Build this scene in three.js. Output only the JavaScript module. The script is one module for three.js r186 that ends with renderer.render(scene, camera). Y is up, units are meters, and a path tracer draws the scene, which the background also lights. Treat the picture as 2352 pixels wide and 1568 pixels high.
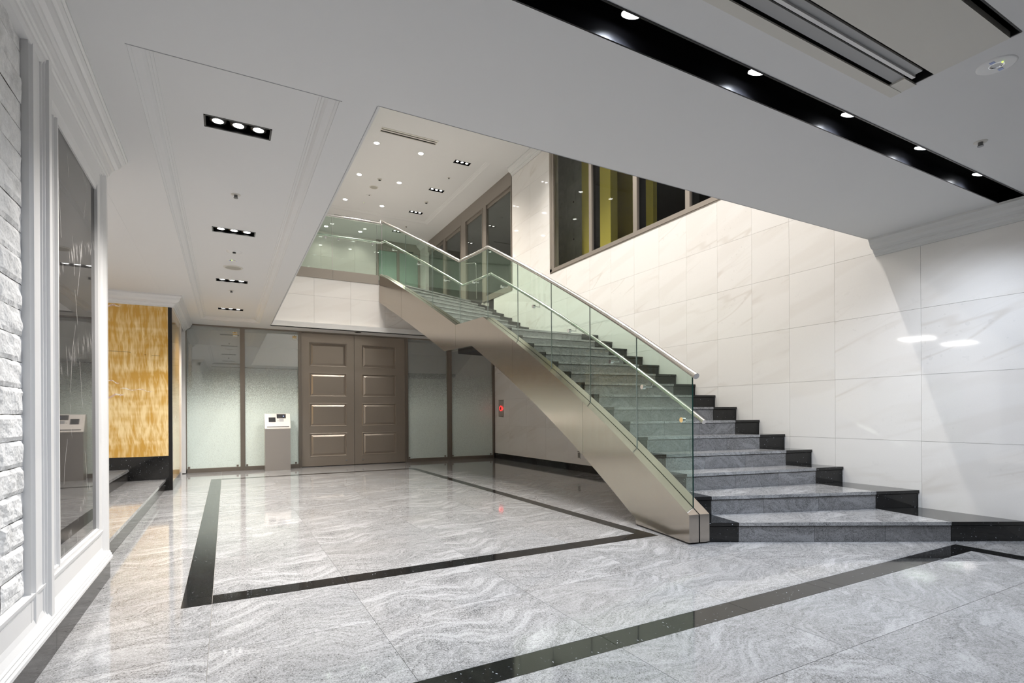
import * as THREE from 'three';
import { mergeGeometries } from 'three/addons/utils/BufferGeometryUtils.js';
import { RectAreaLightUniformsLib } from 'three/addons/lights/RectAreaLightUniformsLib.js';
RectAreaLightUniformsLib.init();

// ------------------------------------------------------------------ camera, sky, exposure
const scene = new THREE.Scene();
scene.background = new THREE.Color(0x000000);
const W = 2352, Hpx = 1568, FPX = 1212.9, V0 = 950.3;
const camera = new THREE.PerspectiveCamera(2 * Math.atan(Hpx / 2 / FPX) * 180 / Math.PI, W / Hpx, 0.05, 100);
{
  const yaw = 28.42 * Math.PI / 180, roll = -0.338 * Math.PI / 180;
  const fw = new THREE.Vector3(Math.sin(yaw), 0, -Math.cos(yaw)), r0 = new THREE.Vector3(Math.cos(yaw), 0, Math.sin(yaw)), u0 = new THREE.Vector3(0, 1, 0);
  const rt = r0.clone().multiplyScalar(Math.cos(roll)).addScaledVector(u0, Math.sin(roll));
  const up = u0.clone().multiplyScalar(Math.cos(roll)).addScaledVector(r0, -Math.sin(roll));
  camera.quaternion.setFromRotationMatrix(new THREE.Matrix4().makeBasis(rt, up, fw.clone().negate()));
  camera.position.set(0, 1.05, 0);
  camera.setViewOffset(W, Hpx, 0, Hpx / 2 - V0, W, Hpx);
}
const renderer = new THREE.WebGLRenderer({ antialias: true });
renderer.toneMapping = THREE.LinearToneMapping;
renderer.toneMappingExposure = 1.68;
renderer.shadowMap.enabled = true;
// lamp strengths (candela) and colours
const LAMP = { tray: 6.8, slot: 4.6, up: 14, upTriple: 5, well: 15, wellTriple: 5.2, alcove: 26 };
const WARM = new THREE.Color().setRGB(1.0, 0.95, 0.89), UPWARM = new THREE.Color().setRGB(1.0, 0.91, 0.79), COOL = new THREE.Color().setRGB(0.80, 0.88, 1.0), NEUT = new THREE.Color().setRGB(1.0, 0.955, 0.91);

// ------------------------------------------------------------------ helpers
let seed = 7;
const rnd = () => { seed = (Math.imul(seed, 1664525) + 1013904223) >>> 0; return seed / 4294967296; };
const rr = (a, b) => a + (b - a) * rnd();
const used = new Map();
function numbered(n) { const k = used.get(n) || 0; used.set(n, k + 1); return k ? n + '_' + String(k).padStart(3, '0') : n; }
function V(x, y, z) { return new THREE.Vector3(x, y, z); }
function tag(o, label, category, group) { o.userData.label = label; o.userData.category = category; if (group) o.userData.group = group; return o; }
function structure(o) { o.userData.kind = 'structure'; return o; }
function grp(name, parent = scene) { const g = new THREE.Group(); g.name = parent === scene ? numbered(name) : name; parent.add(g); return g; }
function mesh(name, geo, mat, parent = scene) {
  if (Array.isArray(geo)) geo = mergeGeometries(geo.map(g => { const n = g.index ? g.toNonIndexed() : g; for (const k of Object.keys(n.attributes)) if (!['position', 'normal', 'uv'].includes(k)) n.deleteAttribute(k); return n; }));
  const m = new THREE.Mesh(geo, mat); m.name = parent === scene ? numbered(name) : name;
  m.castShadow = m.receiveShadow = true; parent.add(m); return m;
}
// uv in metres by the dominant axis of each face; s = metres covered by one texture, (ou, ov) offset
function planarUV(g, s = 1, ou = 0, ov = 0, rot = false) {
  if (g.index) g = g.toNonIndexed();
  const p = g.attributes.position, uv = new Float32Array(p.count * 2);
  const a = V(0, 0, 0), b = V(0, 0, 0), c = V(0, 0, 0);
  for (let i = 0; i < p.count; i += 3) {
    a.fromBufferAttribute(p, i); b.fromBufferAttribute(p, i + 1); c.fromBufferAttribute(p, i + 2);
    const n = b.clone().sub(a).cross(c.clone().sub(a)); const ax = Math.abs(n.x), ay = Math.abs(n.y), az = Math.abs(n.z);
    [a, b, c].forEach((q, j) => {
      let u, v;
      if (ay >= ax && ay >= az) { u = q.x; v = q.z; } else if (ax >= az) { u = q.z; v = q.y; } else { u = q.x; v = q.y; }
      if (rot) [u, v] = [v, u];
      uv[(i + j) * 2] = (u + ou) / s; uv[(i + j) * 2 + 1] = (v + ov) / s;
    });
  }
  g.setAttribute('uv', new THREE.BufferAttribute(uv, 2)); return g;
}
function box(x0, x1, y0, y1, z0, z1, s = 1, ou = 0, ov = 0, rot) {
  const g = new THREE.BoxGeometry(Math.abs(x1 - x0), Math.abs(y1 - y0), Math.abs(z1 - z0)); g.translate((x0 + x1) / 2, (y0 + y1) / 2, (z0 + z1) / 2);
  return planarUV(g, s, ou, ov, rot);
}
// convex polygon in plan [[x, z]...] raised from y0 to y1
function prism(poly, y0, y1, s = 1, ou = 0, ov = 0) {
  let area = 0; const n = poly.length;
  for (let i = 0; i < n; i++) { const [x, z] = poly[i], [x2, z2] = poly[(i + 1) % n]; area += x * z2 - x2 * z; }
  if (area > 0) poly = poly.slice().reverse();
  const P = []; const tri = (a, b, c) => P.push(...a, ...b, ...c);
  for (let i = 1; i < n - 1; i++) {
    tri([poly[0][0], y1, poly[0][1]], [poly[i][0], y1, poly[i][1]], [poly[i + 1][0], y1, poly[i + 1][1]]);
    tri([poly[0][0], y0, poly[0][1]], [poly[i + 1][0], y0, poly[i + 1][1]], [poly[i][0], y0, poly[i][1]]);
  }
  for (let i = 0; i < n; i++) {
    const [x, z] = poly[i], [x2, z2] = poly[(i + 1) % n];
    tri([x, y0, z], [x2, y0, z2], [x2, y1, z2]); tri([x, y0, z], [x2, y1, z2], [x, y1, z]);
  }
  const g = new THREE.BufferGeometry(); g.setAttribute('position', new THREE.Float32BufferAttribute(P, 3)); g.computeVertexNormals();
  return planarUV(g, s, ou, ov);
}
// profile [[d, y]...] (d = distance out of the wall) run from p0 to p1; m0, m1 = mitre shift per metre of d
function mould(profile, p0, p1, out, m0 = 0, m1 = 0) {
  let z = p1.clone().sub(p0), len = z.length(); z.normalize();
  if (out.clone().cross(V(0, 1, 0)).dot(z) < 0) { [p0, p1] = [p1, p0];[m0, m1] = [m1, m0]; z.negate(); }
  const sh = new THREE.Shape(profile.map(q => new THREE.Vector2(q[0], q[1])));
  const g = new THREE.ExtrudeGeometry(sh, { depth: len, bevelEnabled: false });
  const p = g.attributes.position;
  for (let i = 0; i < p.count; i++) p.setZ(i, p.getZ(i) < len / 2 ? -m0 * p.getX(i) : len + m1 * p.getX(i));
  g.applyMatrix4(new THREE.Matrix4().makeBasis(out, V(0, 1, 0), z).setPosition(p0.x, p0.y, p0.z));
  g.computeVertexNormals();
  return planarUV(g, 1);
}
function tube(pts, r, rad = 14, closed = false) {   // polyline tube with mitred corners and end caps
  const P = pts.map(p => V(...p)), g = [];
  const rings = [];
  for (let i = 0; i < P.length; i++) {
    const a = P[Math.max(0, i - 1)], b = P[i], c = P[Math.min(P.length - 1, i + 1)];
    const d1 = b.clone().sub(a), d2 = c.clone().sub(b); if (i === 0) d1.copy(d2); if (i === P.length - 1) d2.copy(d1);
    d1.normalize(); d2.normalize();
    const t = d1.clone().add(d2).normalize(), k = 1 / Math.max(0.5, t.dot(d1));
    let side = t.clone().cross(V(0, 1, 0)); if (side.lengthSq() < 1e-4) side = t.clone().cross(V(1, 0, 0)); side.normalize();
    const up = side.clone().cross(t).normalize();
    const ring = []; for (let j = 0; j < rad; j++) { const an = j / rad * Math.PI * 2; ring.push(b.clone().addScaledVector(side, Math.cos(an) * r).addScaledVector(up, Math.sin(an) * r * (1 + (k - 1)))); }
    rings.push(ring);
  }
  const pos = [], idx = [];
  rings.forEach(R => R.forEach(q => pos.push(q.x, q.y, q.z)));
  for (let i = 0; i < rings.length - 1; i++) for (let j = 0; j < rad; j++) { const a = i * rad + j, b = i * rad + (j + 1) % rad, c = a + rad, d = b + rad; idx.push(a, b, d, a, d, c); }
  const bg = new THREE.BufferGeometry(); bg.setAttribute('position', new THREE.Float32BufferAttribute(pos, 3)); bg.setIndex(idx); bg.computeVertexNormals();
  bg.setAttribute('uv', new THREE.Float32BufferAttribute(new Float32Array(pos.length / 3 * 2), 2));
  const caps = [0, rings.length - 1].map((e, w) => {
    const R = rings[e], c = P[e], q = []; for (let j = 0; j < rad; j++) { const A = R[j], B = R[(j + 1) % rad]; q.push(...c.toArray(), ...(w ? A : B).toArray(), ...(w ? B : A).toArray()); }
    const cg = new THREE.BufferGeometry(); cg.setAttribute('position', new THREE.Float32BufferAttribute(q, 3)); cg.computeVertexNormals(); cg.setAttribute('uv', new THREE.Float32BufferAttribute(new Float32Array(q.length / 3 * 2), 2)); return cg;
  });
  return mergeGeometries([bg.toNonIndexed(), ...caps]);
}
function cyl(x, y, z, r, h, seg = 28, r2 = r) { const g = new THREE.CylinderGeometry(r2, r, h, seg); g.translate(x, y, z); return g; }
function lathe(prof, x, y, z, seg = 32) { const g = new THREE.LatheGeometry(prof.map(q => new THREE.Vector2(q[0], q[1])), seg); g.translate(x, y, z); return g; }

// ------------------------------------------------------------------ noise and textures
const PERM = new Float32Array(65536); for (let i = 0; i < 65536; i++) PERM[i] = rnd();
function vn(x, y) {
  const xi = Math.floor(x), yi = Math.floor(y); let fx = x - xi, fy = y - yi; fx = fx * fx * (3 - 2 * fx); fy = fy * fy * (3 - 2 * fy);
  const h = (a, b) => PERM[(Math.imul(a, 73856093) ^ Math.imul(b, 19349663)) & 65535];
  const a = h(xi, yi), b = h(xi + 1, yi), c = h(xi, yi + 1), d = h(xi + 1, yi + 1);
  return a + (b - a) * fx + (c - a) * fy + (a - b - c + d) * fx * fy;
}
function fbm(x, y, o = 4) { let s = 0, a = 0.5, n = 0; for (let i = 0; i < o; i++) { s += a * vn(x, y); n += a; x = x * 2.03 + 17.3; y = y * 2.03 + 9.1; a *= 0.5; } return s / n; }
const mix = (a, b, t) => a + (b - a) * t, clamp = (t) => t < 0 ? 0 : t > 1 ? 1 : t, sstep = (a, b, x) => { const t = clamp((x - a) / (b - a)); return t * t * (3 - 2 * t); };
const toS = (l) => l <= 0.0031308 ? l * 12.92 : 1.055 * Math.pow(l, 1 / 2.4) - 0.055;
function tex(w, h, fn, srgb = true) {   // fn(u in px, v in px) -> linear [r, g, b]
  const d = new Uint8Array(w * h * 4);
  for (let j = 0; j < h; j++) for (let i = 0; i < w; i++) {
    const c = fn(i, j), k = (j * w + i) * 4;
    for (let q = 0; q < 3; q++) { const l = clamp(c[q]); d[k + q] = 255 * (srgb ? toS(l) : l) + 0.5; }
    d[k + 3] = 255;
  }
  const t = new THREE.DataTexture(d, w, h, THREE.RGBAFormat); t.wrapS = t.wrapT = THREE.RepeatWrapping; t.magFilter = THREE.LinearFilter; t.minFilter = THREE.LinearMipmapLinearFilter; t.generateMipmaps = true;
  t.colorSpace = srgb ? THREE.SRGBColorSpace : THREE.NoColorSpace; t.needsUpdate = true; return t;
}
const GS = 2.4;   // metres across the granite texture
const graniteTex = tex(2048, 2048, (i, j) => {
  const x = i / 2048 * GS, y = j / 2048 * GS;
  const qx = fbm(x * 2.6 + 3, y * 2.6 + 1, 3) - 0.5, qy = fbm(x * 2.6 + 11, y * 2.6 + 7, 3) - 0.5;
  const wx = x + qx * 0.5, wy = y + x * 0.22 + qy * 0.42;
  const s = fbm(wx * 3.2, wy * 13, 4), s2 = fbm(wx * 14 + 40, wy * 70, 2);
  const g = vn(i * 0.47 + 9, j * 0.47), g2 = vn(i * 0.21, j * 0.21 + 3), zone = fbm(x * 1.7 + 21, y * 1.7, 2);
  const line = 1 - Math.abs(fbm(wx * 1.9 + 60, wy * 8, 3) * 2 - 1);
  let l = 0.60 + 0.22 * (s - 0.5) + 0.24 * (s2 - 0.5);
  l += (0.46 * (g - 0.5) + 0.34 * (g2 - 0.5)) * (0.5 + 0.9 * zone);
  l += 0.15 * sstep(0.60, 0.76, s) * sstep(0.4, 0.6, zone + 0.1);
  l -= 0.26 * sstep(0.975, 1.0, line) * sstep(0.50, 0.66, g2 * 0.5 + s2 * 0.5);
  l -= 0.30 * sstep(0.66, 0.86, vn(i * 0.33 + 70, j * 0.33)) * (0.35 + 0.65 * sstep(0.35, 0.65, 1 - s2));
  l = clamp((l - 0.5) * 1.15 + 0.56); l = 0.05 + 0.82 * l;
  const t = fbm(x * 0.9 + 5, y * 0.9, 2) - 0.5;
  return [l * (1.0 + 0.05 * t), l * (0.992), l * (0.985 - 0.05 * t)];
});
const blackTex = tex(1024, 1024, (i, j) => {
  const g = vn(i * 0.5, j * 0.5), c = Math.floor(i / 26), r = Math.floor(j / 26), h = PERM[(c * 7919 + r * 104729) & 65535];
  let l = 0.006 + 0.012 * g * g;
  if (h > 0.80) {
    const cx = (c + 0.2 + 0.6 * PERM[(c * 31 + r * 17) & 65535]) * 26, cy = (r + 0.2 + 0.6 * PERM[(c * 13 + r * 71) & 65535]) * 26, an = h * 60, dx = i - cx, dy = j - cy;
    const a = dx * Math.cos(an) + dy * Math.sin(an), b = -dx * Math.sin(an) + dy * Math.cos(an), e = Math.hypot(a / (2 + 5 * PERM[(c * 3 + r * 5) & 65535]), b / 1.7) + (g - 0.5) * 0.7;
    const k = 1 - sstep(0.6, 1.15, e), br = h > 0.955 ? 0.75 : 0.16; l += k * br * (0.5 + g);
    return [l * 0.92, l * 0.98, l * 1.06];
  }
  return [l, l, l];
});
const MS = 2.6;
const marbleTex = tex(2048, 2048, (i, j) => {
  const x = i / 2048 * MS, y = j / 2048 * MS;
  const w = fbm(x * 0.8 + 4, y * 0.8 + 9, 3) - 0.5;
  const al = x * 0.955 + y * 0.296, ac = -x * 0.296 + y * 0.955 + w * 0.22;
  const v1 = 1 - Math.abs(fbm(al * 0.55 + 20, ac * 3.2, 3) * 2 - 1), v2 = 1 - Math.abs(fbm(al * 1.1 + 50, ac * 9, 3) * 2 - 1);
  const band = fbm(al * 0.7, ac * 5.5 + 30, 3), gr = vn(i * 0.5, j * 0.5), present = sstep(0.46, 0.66, fbm(al * 1.1 + 7, ac * 1.6 + 3, 3));
  const d = 0.085 * sstep(0.93, 1.0, v1) * present + 0.025 * sstep(0.9, 1, v2) * present + 0.035 * sstep(0.52, 0.74, band) + 0.02 * (gr - 0.5);
  const sp = fbm(x * 26, y * 30, 2) > 0.80 ? 0.05 * present : 0;
  const l = 0.82 - d * 0.9 - sp;
  return [l, l * (0.972 - d * 0.20), l * (0.945 - d * 0.42)];
});
const darkMarbleTex = tex(1024, 2048, (i, j) => {
  const x = i / 1024, y = j / 1024;
  const w = fbm(x * 3, y * 3, 3) - 0.5, w2 = fbm(x * 7 + 3, y * 7 + 5, 3) - 0.5;
  const st = fbm((x * 0.9 + y * 0.3) * 3 + w, (y * 0.9 - x * 0.4) * 16, 3);
  let l = 0.030 + 0.026 * (st - 0.3);
  const thin = (nx, ny, off, wd, wob) => { const d = Math.abs(nx * x + ny * y + off + w * wob + w2 * 0.03); return (1 - sstep(wd * 0.3, wd, d)); };
  let k = 0;
  k += 0.5 * thin(0.97, 0.25, -0.78, 0.006, 0.05) * sstep(0.36, 0.6, fbm(x * 9, y * 9, 2));
  k += 0.55 * thin(0.93, -0.36, -0.02, 0.006, 0.06) * sstep(0.36, 0.6, fbm(x * 8 + 4, y * 8, 2));
  k += 0.5 * thin(0.98, 0.2, -0.45, 0.005, 0.08) * sstep(0.45, 0.6, fbm(x * 7 + 9, y * 7, 2));
  k += 0.45 * thin(0.7, 0.71, -1.9, 0.005, 0.1) * sstep(0.4, 0.6, fbm(x * 7 + 19, y * 7, 2));
  const cl = (yy, h) => { const d = Math.abs(y - yy - (x - 0.5) * 0.35 - w * 0.12); return (1 - sstep(h * 0.2, h, d)) * sstep(0.50, 0.72, fbm(x * 46 + y * 14, y * 13 + x * 9 + w * 5, 4)); };
  k += 0.55 * cl(1.50, 0.06) + 0.3 * cl(0.98, 0.08) + 0.3 * cl(0.16, 0.03);
  l += 0.5 * Math.min(1, k);
  return [l * 1.04, l, l * 0.97];
});
const onyxTex = tex(1024, 1024, (i, j) => {
  const x = i / 1024 * 2.3, y = j / 1024 * 2.3;
  const w = fbm(x * 2.2, y * 2.2, 3) - 0.5;
  const yy = y + w * 0.10 + 0.02 * Math.sin(x * 2.4);
  const layer = fbm(x * 0.8, yy * 9, 3), jag = fbm(x * 26 + w * 3, yy * 5.5, 3), fib = fbm(x * 70 + yy * 4, yy * 9 + w * 6, 3);
  let t = 0.52 * layer + 0.5 * jag + 0.42 * (fib - 0.5);
  t = sstep(0.30, 0.80, t);
  let c = [mix(0.60, 0.88, t), mix(0.335, 0.69, t), mix(0.06, 0.36, t)];
  const crack = Math.abs(y - 1.42 - 0.02 * Math.sin(x * 5) - w * 0.06); if (crack < 0.004 && fbm(x * 8, 3, 2) > 0.42) c = c.map(q => q * 0.45);
  const vein = (x0, y0, len, th, sl) => { const u = (x - x0) / len, d = (y - y0 - u * sl - w * 0.03 - 0.012 * Math.sin(u * 13)); return u > 0 && u < 1 ? (1 - sstep(th * 0.4, th, Math.abs(d) + 0.012 * fbm(x * 40, y * 40, 2))) * sstep(0, 0.1, u) * sstep(0, 0.25, 1 - u) : 0; };
  const k = Math.min(1, vein(1.48, 2.03, 0.28, 0.024, 0.05) + vein(1.48, 1.06, 0.26, 0.02, -0.05) + vein(1.72, 0.93, 0.4, 0.016, -0.02) + vein(1.5, 0.80, 0.3, 0.022, 0.07));
  const pk = fbm(x * 30, y * 30, 2) > 0.55 ? 1 : 0;
  return [mix(c[0], mix(0.86, 0.62, pk), k), mix(c[1], mix(0.78, 0.42, pk), k), mix(c[2], mix(0.66, 0.34, pk), k)];
});
const stoneTex = tex(1024, 1024, (i, j) => {
  const x = i / 1024, y = j / 1024, a = fbm(x * 9, y * 9, 4), b = vn(i * 0.35, j * 0.35), c = fbm(x * 40 + 4, y * 24, 3);
  const l = 0.80 - 0.22 * sstep(0.55, 0.85, a) - 0.14 * (c - 0.4) + 0.10 * (b - 0.5);
  return [l, l * 0.995, l * 0.985];
});
const stoneBump = tex(512, 512, (i, j) => { const a = fbm(i * 0.03, j * 0.03, 4) * 0.6 + fbm(i * 0.16 + 9, j * 0.16, 3) * 0.4; return [a, a, a]; }, false);
const concreteTex = tex(512, 512, (i, j) => {
  const l = 0.44 + 0.22 * (fbm(i * 0.012, j * 0.012, 4) - 0.5) + 0.06 * (vn(i * 0.5, j * 0.5) - 0.5) - 0.08 * sstep(0.6, 0.8, fbm(i * 0.03 + 5, j * 0.02, 3));
  return [l * 0.98, l, l * 0.92];
});
const brushTex = tex(512, 512, (i, j) => { const l = 0.40 + 0.10 * (vn(i * 0.02, j * 0.9) - 0.5) + 0.08 * (fbm(i * 0.015, j * 0.015, 3) - 0.5); return [l, l, l]; }, false);
// dot gradation film: coverage of white dots thins out toward the top of the pane (a printed film)
const filmTex = tex(512, 1024, (i, j) => { const y = j / 1024, d = 1 - sstep(0.36, 0.80, y), h = rnd(); const a = h < d * 0.97 ? 1 : 0; return [a, a, a]; }, false);

const S = (r, g, b, rough = 0.5, metal = 0, extra = {}) => new THREE.MeshPhysicalMaterial({ color: new THREE.Color().setRGB(r, g, b), roughness: rough, metalness: metal, ...extra });
const M = {
  granite: S(0.51, 0.51, 0.515, 0.06, 0, { map: graniteTex, ior: 1.52 }),
  graniteDark: S(0.62, 0.62, 0.64, 0.14, 0, { map: graniteTex }),
  graniteShaded: S(0.34, 0.34, 0.35, 0.30, 0, { map: graniteTex }),  // riser stone: floor granite darkened, the shade on risers painted into its colour
  plinth: S(0.085, 0.08, 0.077, 0.14, 0, { map: graniteTex, ior: 1.3 }),
  black: S(1, 1, 1, 0.06, 0, { map: blackTex }),
  marble: S(1, 1, 1, 0.045, 0, { map: marbleTex }),
  grout: S(0.30, 0.29, 0.27, 0.9), groutDark: S(0.03, 0.03, 0.03, 0.9), groutWall: S(0.50, 0.47, 0.43, 0.9),
  darkMarble: S(1, 1, 1, 0.02, 0, { map: darkMarbleTex, ior: 1.32 }),
  onyx: S(1, 1, 1, 0.06, 0, { map: onyxTex }),
  stone: S(1, 1, 1, 0.85, 0, { map: stoneTex, bumpMap: stoneBump, bumpScale: 0.010 }),
  paint: S(0.70, 0.70, 0.70, 0.75), white: S(0.74, 0.735, 0.73, 0.35), plaster: S(0.72, 0.71, 0.70, 0.8),
  bronze: S(0.47, 0.425, 0.38, 0.40, 0.92, { roughnessMap: brushTex, }), bronzeDoor: S(0.34, 0.295, 0.25, 0.30, 0.55), frame: S(0.30, 0.265, 0.23, 0.35, 0.75),
  fascia: S(0.33, 0.295, 0.26, 0.42, 0.55), steel: S(0.72, 0.70, 0.68, 0.20, 1), steelSatin: S(0.62, 0.58, 0.54, 0.38, 0.95), chrome: S(0.8, 0.8, 0.8, 0.08, 1),
  winFrame: S(0.36, 0.32, 0.28, 0.42, 0.6), gunmetal: S(0.16, 0.16, 0.16, 0.3, 0.8),
  darkSlot: S(0.012, 0.012, 0.012, 0.5), blackMetal: S(0.013, 0.013, 0.014, 0.28), blackRecess: S(0.006, 0.006, 0.007, 0.22),
  glass: S(0.85, 0.93, 0.88, 0.01, 0, { transmission: 1, thickness: 0, ior: 1.5 }),
  paneDark: S(0.94, 0.96, 0.95, 0.015, 0, { transmission: 1, thickness: 0, ior: 1.22 }), paneMirror: S(0.95, 0.98, 0.965, 0.012, 0.22, { transmission: 1, thickness: 0, ior: 2.2 }),
  glassEdge: S(0.30, 0.34, 0.33, 0.25), glassEndEdge: S(0.008, 0.03, 0.024, 0.1),
  film: S(0.78, 0.885, 0.84, 0.35, 0, { alphaMap: filmTex, transparent: true }),
  filmPlain: S(0.42, 0.56, 0.49, 0.6),
  darkRoom: S(0.25, 0.25, 0.25, 0.8), darkRoomB: S(0.25, 0.25, 0.245, 0.8),
  concrete: S(1, 1, 1, 0.9, 0, { map: concreteTex }), yellow: S(0.80, 0.66, 0.12, 0.8),
  cream: S(0.62, 0.60, 0.55, 0.5), louver: S(0.36, 0.36, 0.36, 0.5), offwhite: S(0.66, 0.65, 0.62, 0.45), grille: S(0.40, 0.385, 0.34, 0.8),
};
const glow = (c, e) => new THREE.MeshStandardMaterial({ color: 0x111111, emissive: c, emissiveIntensity: e, roughness: 0.4 });
M.glowWarm = glow(new THREE.Color().setRGB(1, 0.97, 0.92), 9); M.glowCool = glow(new THREE.Color().setRGB(0.92, 0.95, 1), 12); M.glowPanel = glow(new THREE.Color().setRGB(1, 0.98, 0.95), 6);

function spot(x, y, z, color, cd, deg, tx, ty, tz, pen = 0.6, radius = 1.6) {
  const l = new THREE.SpotLight(color, cd, 0, deg * Math.PI / 180, pen, 2); l.position.set(x, y, z); l.target.position.set(tx, ty, tz); l.castShadow = true; l.shadow.radius = radius; l.shadow.mapSize.set(512, 512);
  l.name = 'lamp_light'; l.target.name = 'lamp_target'; return l;
}

// ------------------------------------------------------------------ main measures (metres)
const XW = 5.66, ZB = -11.35, HC = 2.74, HU = 6.52, FL2 = 3.84, ZV0 = -2.89, ZV1 = -10.82, XV = 0.74, ZFA = -10.93, ZUB = -16.5, ZFRONT = 3.6, XA = -5.7;

// ------------------------------------------------------------------ floor
{
  const floor = structure(grp('floor'));
  floor.userData.label = 'polished grey swirl granite floor with black granite frames';
  mesh('bed', box(XA, XW + 0.1, -0.12, -0.004, -12, ZFRONT + 0.1), M.grout, floor);
  const xs = [-0.768, -0.225, -0.075, 0.66, 1.55, 2.435, 3.13, 3.26, 4.14, 4.918, 5.063, XW];
  const zs = [-11.35, -10.03, -9.88, -8.975, -8.07, -7.165, -6.26, -5.355, -4.45, -3.55, -3.39, -2.70, -2.006, -1.851, -1.354, -0.47, 0.41, 1.3, 2.2, ZFRONT];
  const gap = 0.0011;
  const isBand = (x, z) => {
    const f1 = x > -0.225 && x < 3.26 && z > -10.03 && z < -3.39, i1 = x > -0.075 && x < 3.13 && z > -9.88 && z < -3.55;
    const f2 = x > -0.225 && x < 5.063 && z > -2.006, i2 = x > -0.075 && x < 4.918 && z > -1.851;
    return (f1 && !i1) || (f2 && !i2);
  };
  const cell = (i0, i1, j) => {
    const x0 = xs[i0], x1 = xs[i1], z0 = zs[j], z1 = zs[j + 1], band = isBand((x0 + x1) / 2, (z0 + z1) / 2);
    const gx = gap, L = Math.max(x1 - x0, z1 - z0);
    const s = band ? 1 : GS, ou = -x0 + rr(0.05, Math.max(0.06, GS - (x1 - x0) - 0.05)), ov = -z0 + rr(0.05, Math.max(0.06, GS - (z1 - z0) - 0.05));
    mesh(band ? 'border_slab' : 'floor_tile', box(x0 + gx, x1 - gx, -0.02, 0, z0 + gap, z1 - gap, s, band ? rnd() : ou, band ? rnd() : ov), band ? M.black : M.granite, floor);
  };
  for (let j = 0; j < zs.length - 1; j++) {
    let i = 0;
    while (i < xs.length - 1) {
      const zc = (zs[j] + zs[j + 1]) / 2; let k = i + 1;
      const b = (q) => isBand((xs[q] + xs[q + 1]) / 2, zc);
      // narrow strips that are not border join the neighbouring tile
      while (k < xs.length - 1 && !b(i) && !b(k) && (xs[k] - xs[i] < 0.3 || xs[k + 1] - xs[k] < 0.3)) k++;
      cell(i, k, j); i = k;
    }
  }
}

// ------------------------------------------------------------------ right wall: marble panels, window opening, storefront
const zc = [ZFRONT, 2.6, 1.75, 0.9, 0.05, -0.8, -1.66, -2.495, -3.282, -3.792, -4.279, -4.793, -5.319, -5.85, -6.391, -6.956, -7.543, -8.258, -9.031, -9.801, -10.592, -11.35];
{
  const wr = structure(grp('wall_right')); wr.userData.label = 'white marble panel wall with beige diagonal veins';
  const ys = [0, 0.775, 1.39, 2.005, 2.62, 3.225, FL2];
  const gap = 0.0010;
  mesh('backing', [box(XW + 0.02, XW + 0.2, -0.1, FL2, ZB - 0.3, ZFRONT + 0.2), box(XW + 0.02, XW + 0.2, FL2, HU + 0.1, -10.40, -8.83), box(XW + 0.02, XW + 0.2, FL2, HU + 0.2, -2.0, ZFRONT + 0.2), box(XW + 0.02, XW + 0.2, 2.7, FL2, -17, -11.3), box(XW + 0.02, XW + 0.2, HU - 0.02, HU + 0.2, -17, -2)], M.groutWall, wr);
  const panel = (z0, z1, y0, y1) => { const w = z1 - z0, h = y1 - y0; mesh('marble_panel', box(XW, XW + 0.02, y0 + gap, y1 - gap, z0 + gap, z1 - gap, MS, -z0 + rr(0.02, MS - w - 0.02), -y0 + rr(0.02, MS - h - 0.02)), M.marble, wr); };
  for (let i = 0; i < zc.length - 1; i++) {
    const z1 = zc[i], z0 = zc[i + 1];
    for (let j = 0; j < ys.length - 1; j++) if (z1 <= -2.4 || ys[j] < 2.7) panel(z0, z1, ys[j], ys[j + 1]);
  }
  const yu = [FL2, 4.52, 5.20, 5.887, HU];
  for (const [z0, z1] of [[-9.605, -8.83], [-10.40, -9.605]]) for (let j = 0; j < yu.length - 1; j++) panel(z0, z1, yu[j], yu[j + 1]);
}
{ // black skirting under the stair, and its lower end near the first step
  const b = structure(mesh('baseboard_right', [box(XW - 0.02, XW, 0, 0.125, ZB, -2.2, 1)], M.black));
  b.userData.label = 'black granite skirting under the staircase';
}

// ------------------------------------------------------------------ ceiling (lower) with tray, light slot and unit opening
const cornProf = [[0, 0], [0.13, 0], [0.13, -0.018], [0.118, -0.030], [0.112, -0.040], [0.105, -0.062], [0.085, -0.085], [0.058, -0.098], [0.05, -0.100], [0.05, -0.112], [0.040, -0.118], [0.034, -0.132], [0.02, -0.140], [0.02, -0.158], [0, -0.158]];
const upK = (HC + 0.05 - 1.05) / (HC - 1.05), trayX = [-0.392, 0.547], trayZ = [-2.94, -10.74], HT = HC + 0.05;
const slotZ = [-1.715, -1.885];
const AC = { x0: 1.30, x1: 3.13, z0: -1.475, z1: -0.985 };
function slab(outer, holes, y0, y1, mat, name, parent) {
  const toV = (q) => new THREE.Vector2(q[0], -q[1]);
  const sh = new THREE.Shape(outer.map(toV)); for (const h of holes) sh.holes.push(new THREE.Path(h.map(toV)));
  const g = new THREE.ExtrudeGeometry(sh, { depth: y1 - y0, bevelEnabled: false }); g.rotateX(-Math.PI / 2); g.translate(0, y0, 0);
  return mesh(name, planarUV(g, 1), mat, parent);
}
const rect = (x0, x1, z0, z1) => [[x0, z0], [x1, z0], [x1, z1], [x0, z1]];
const circ = (x, z, r, n = 24) => Array.from({ length: n }, (_, i) => [x + r * Math.cos(i / n * 2 * Math.PI), z + r * Math.sin(i / n * 2 * Math.PI)]);
const triplesLow = [-3.488, -5.485, -7.508, -9.515].map(z => [0.072 * upK, z * upK]);
const tripW = 0.363, tripD = 0.148;
const ceiling = structure(grp('ceiling')); ceiling.userData.label = 'white painted lobby ceiling with recessed tray and stair opening';
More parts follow.
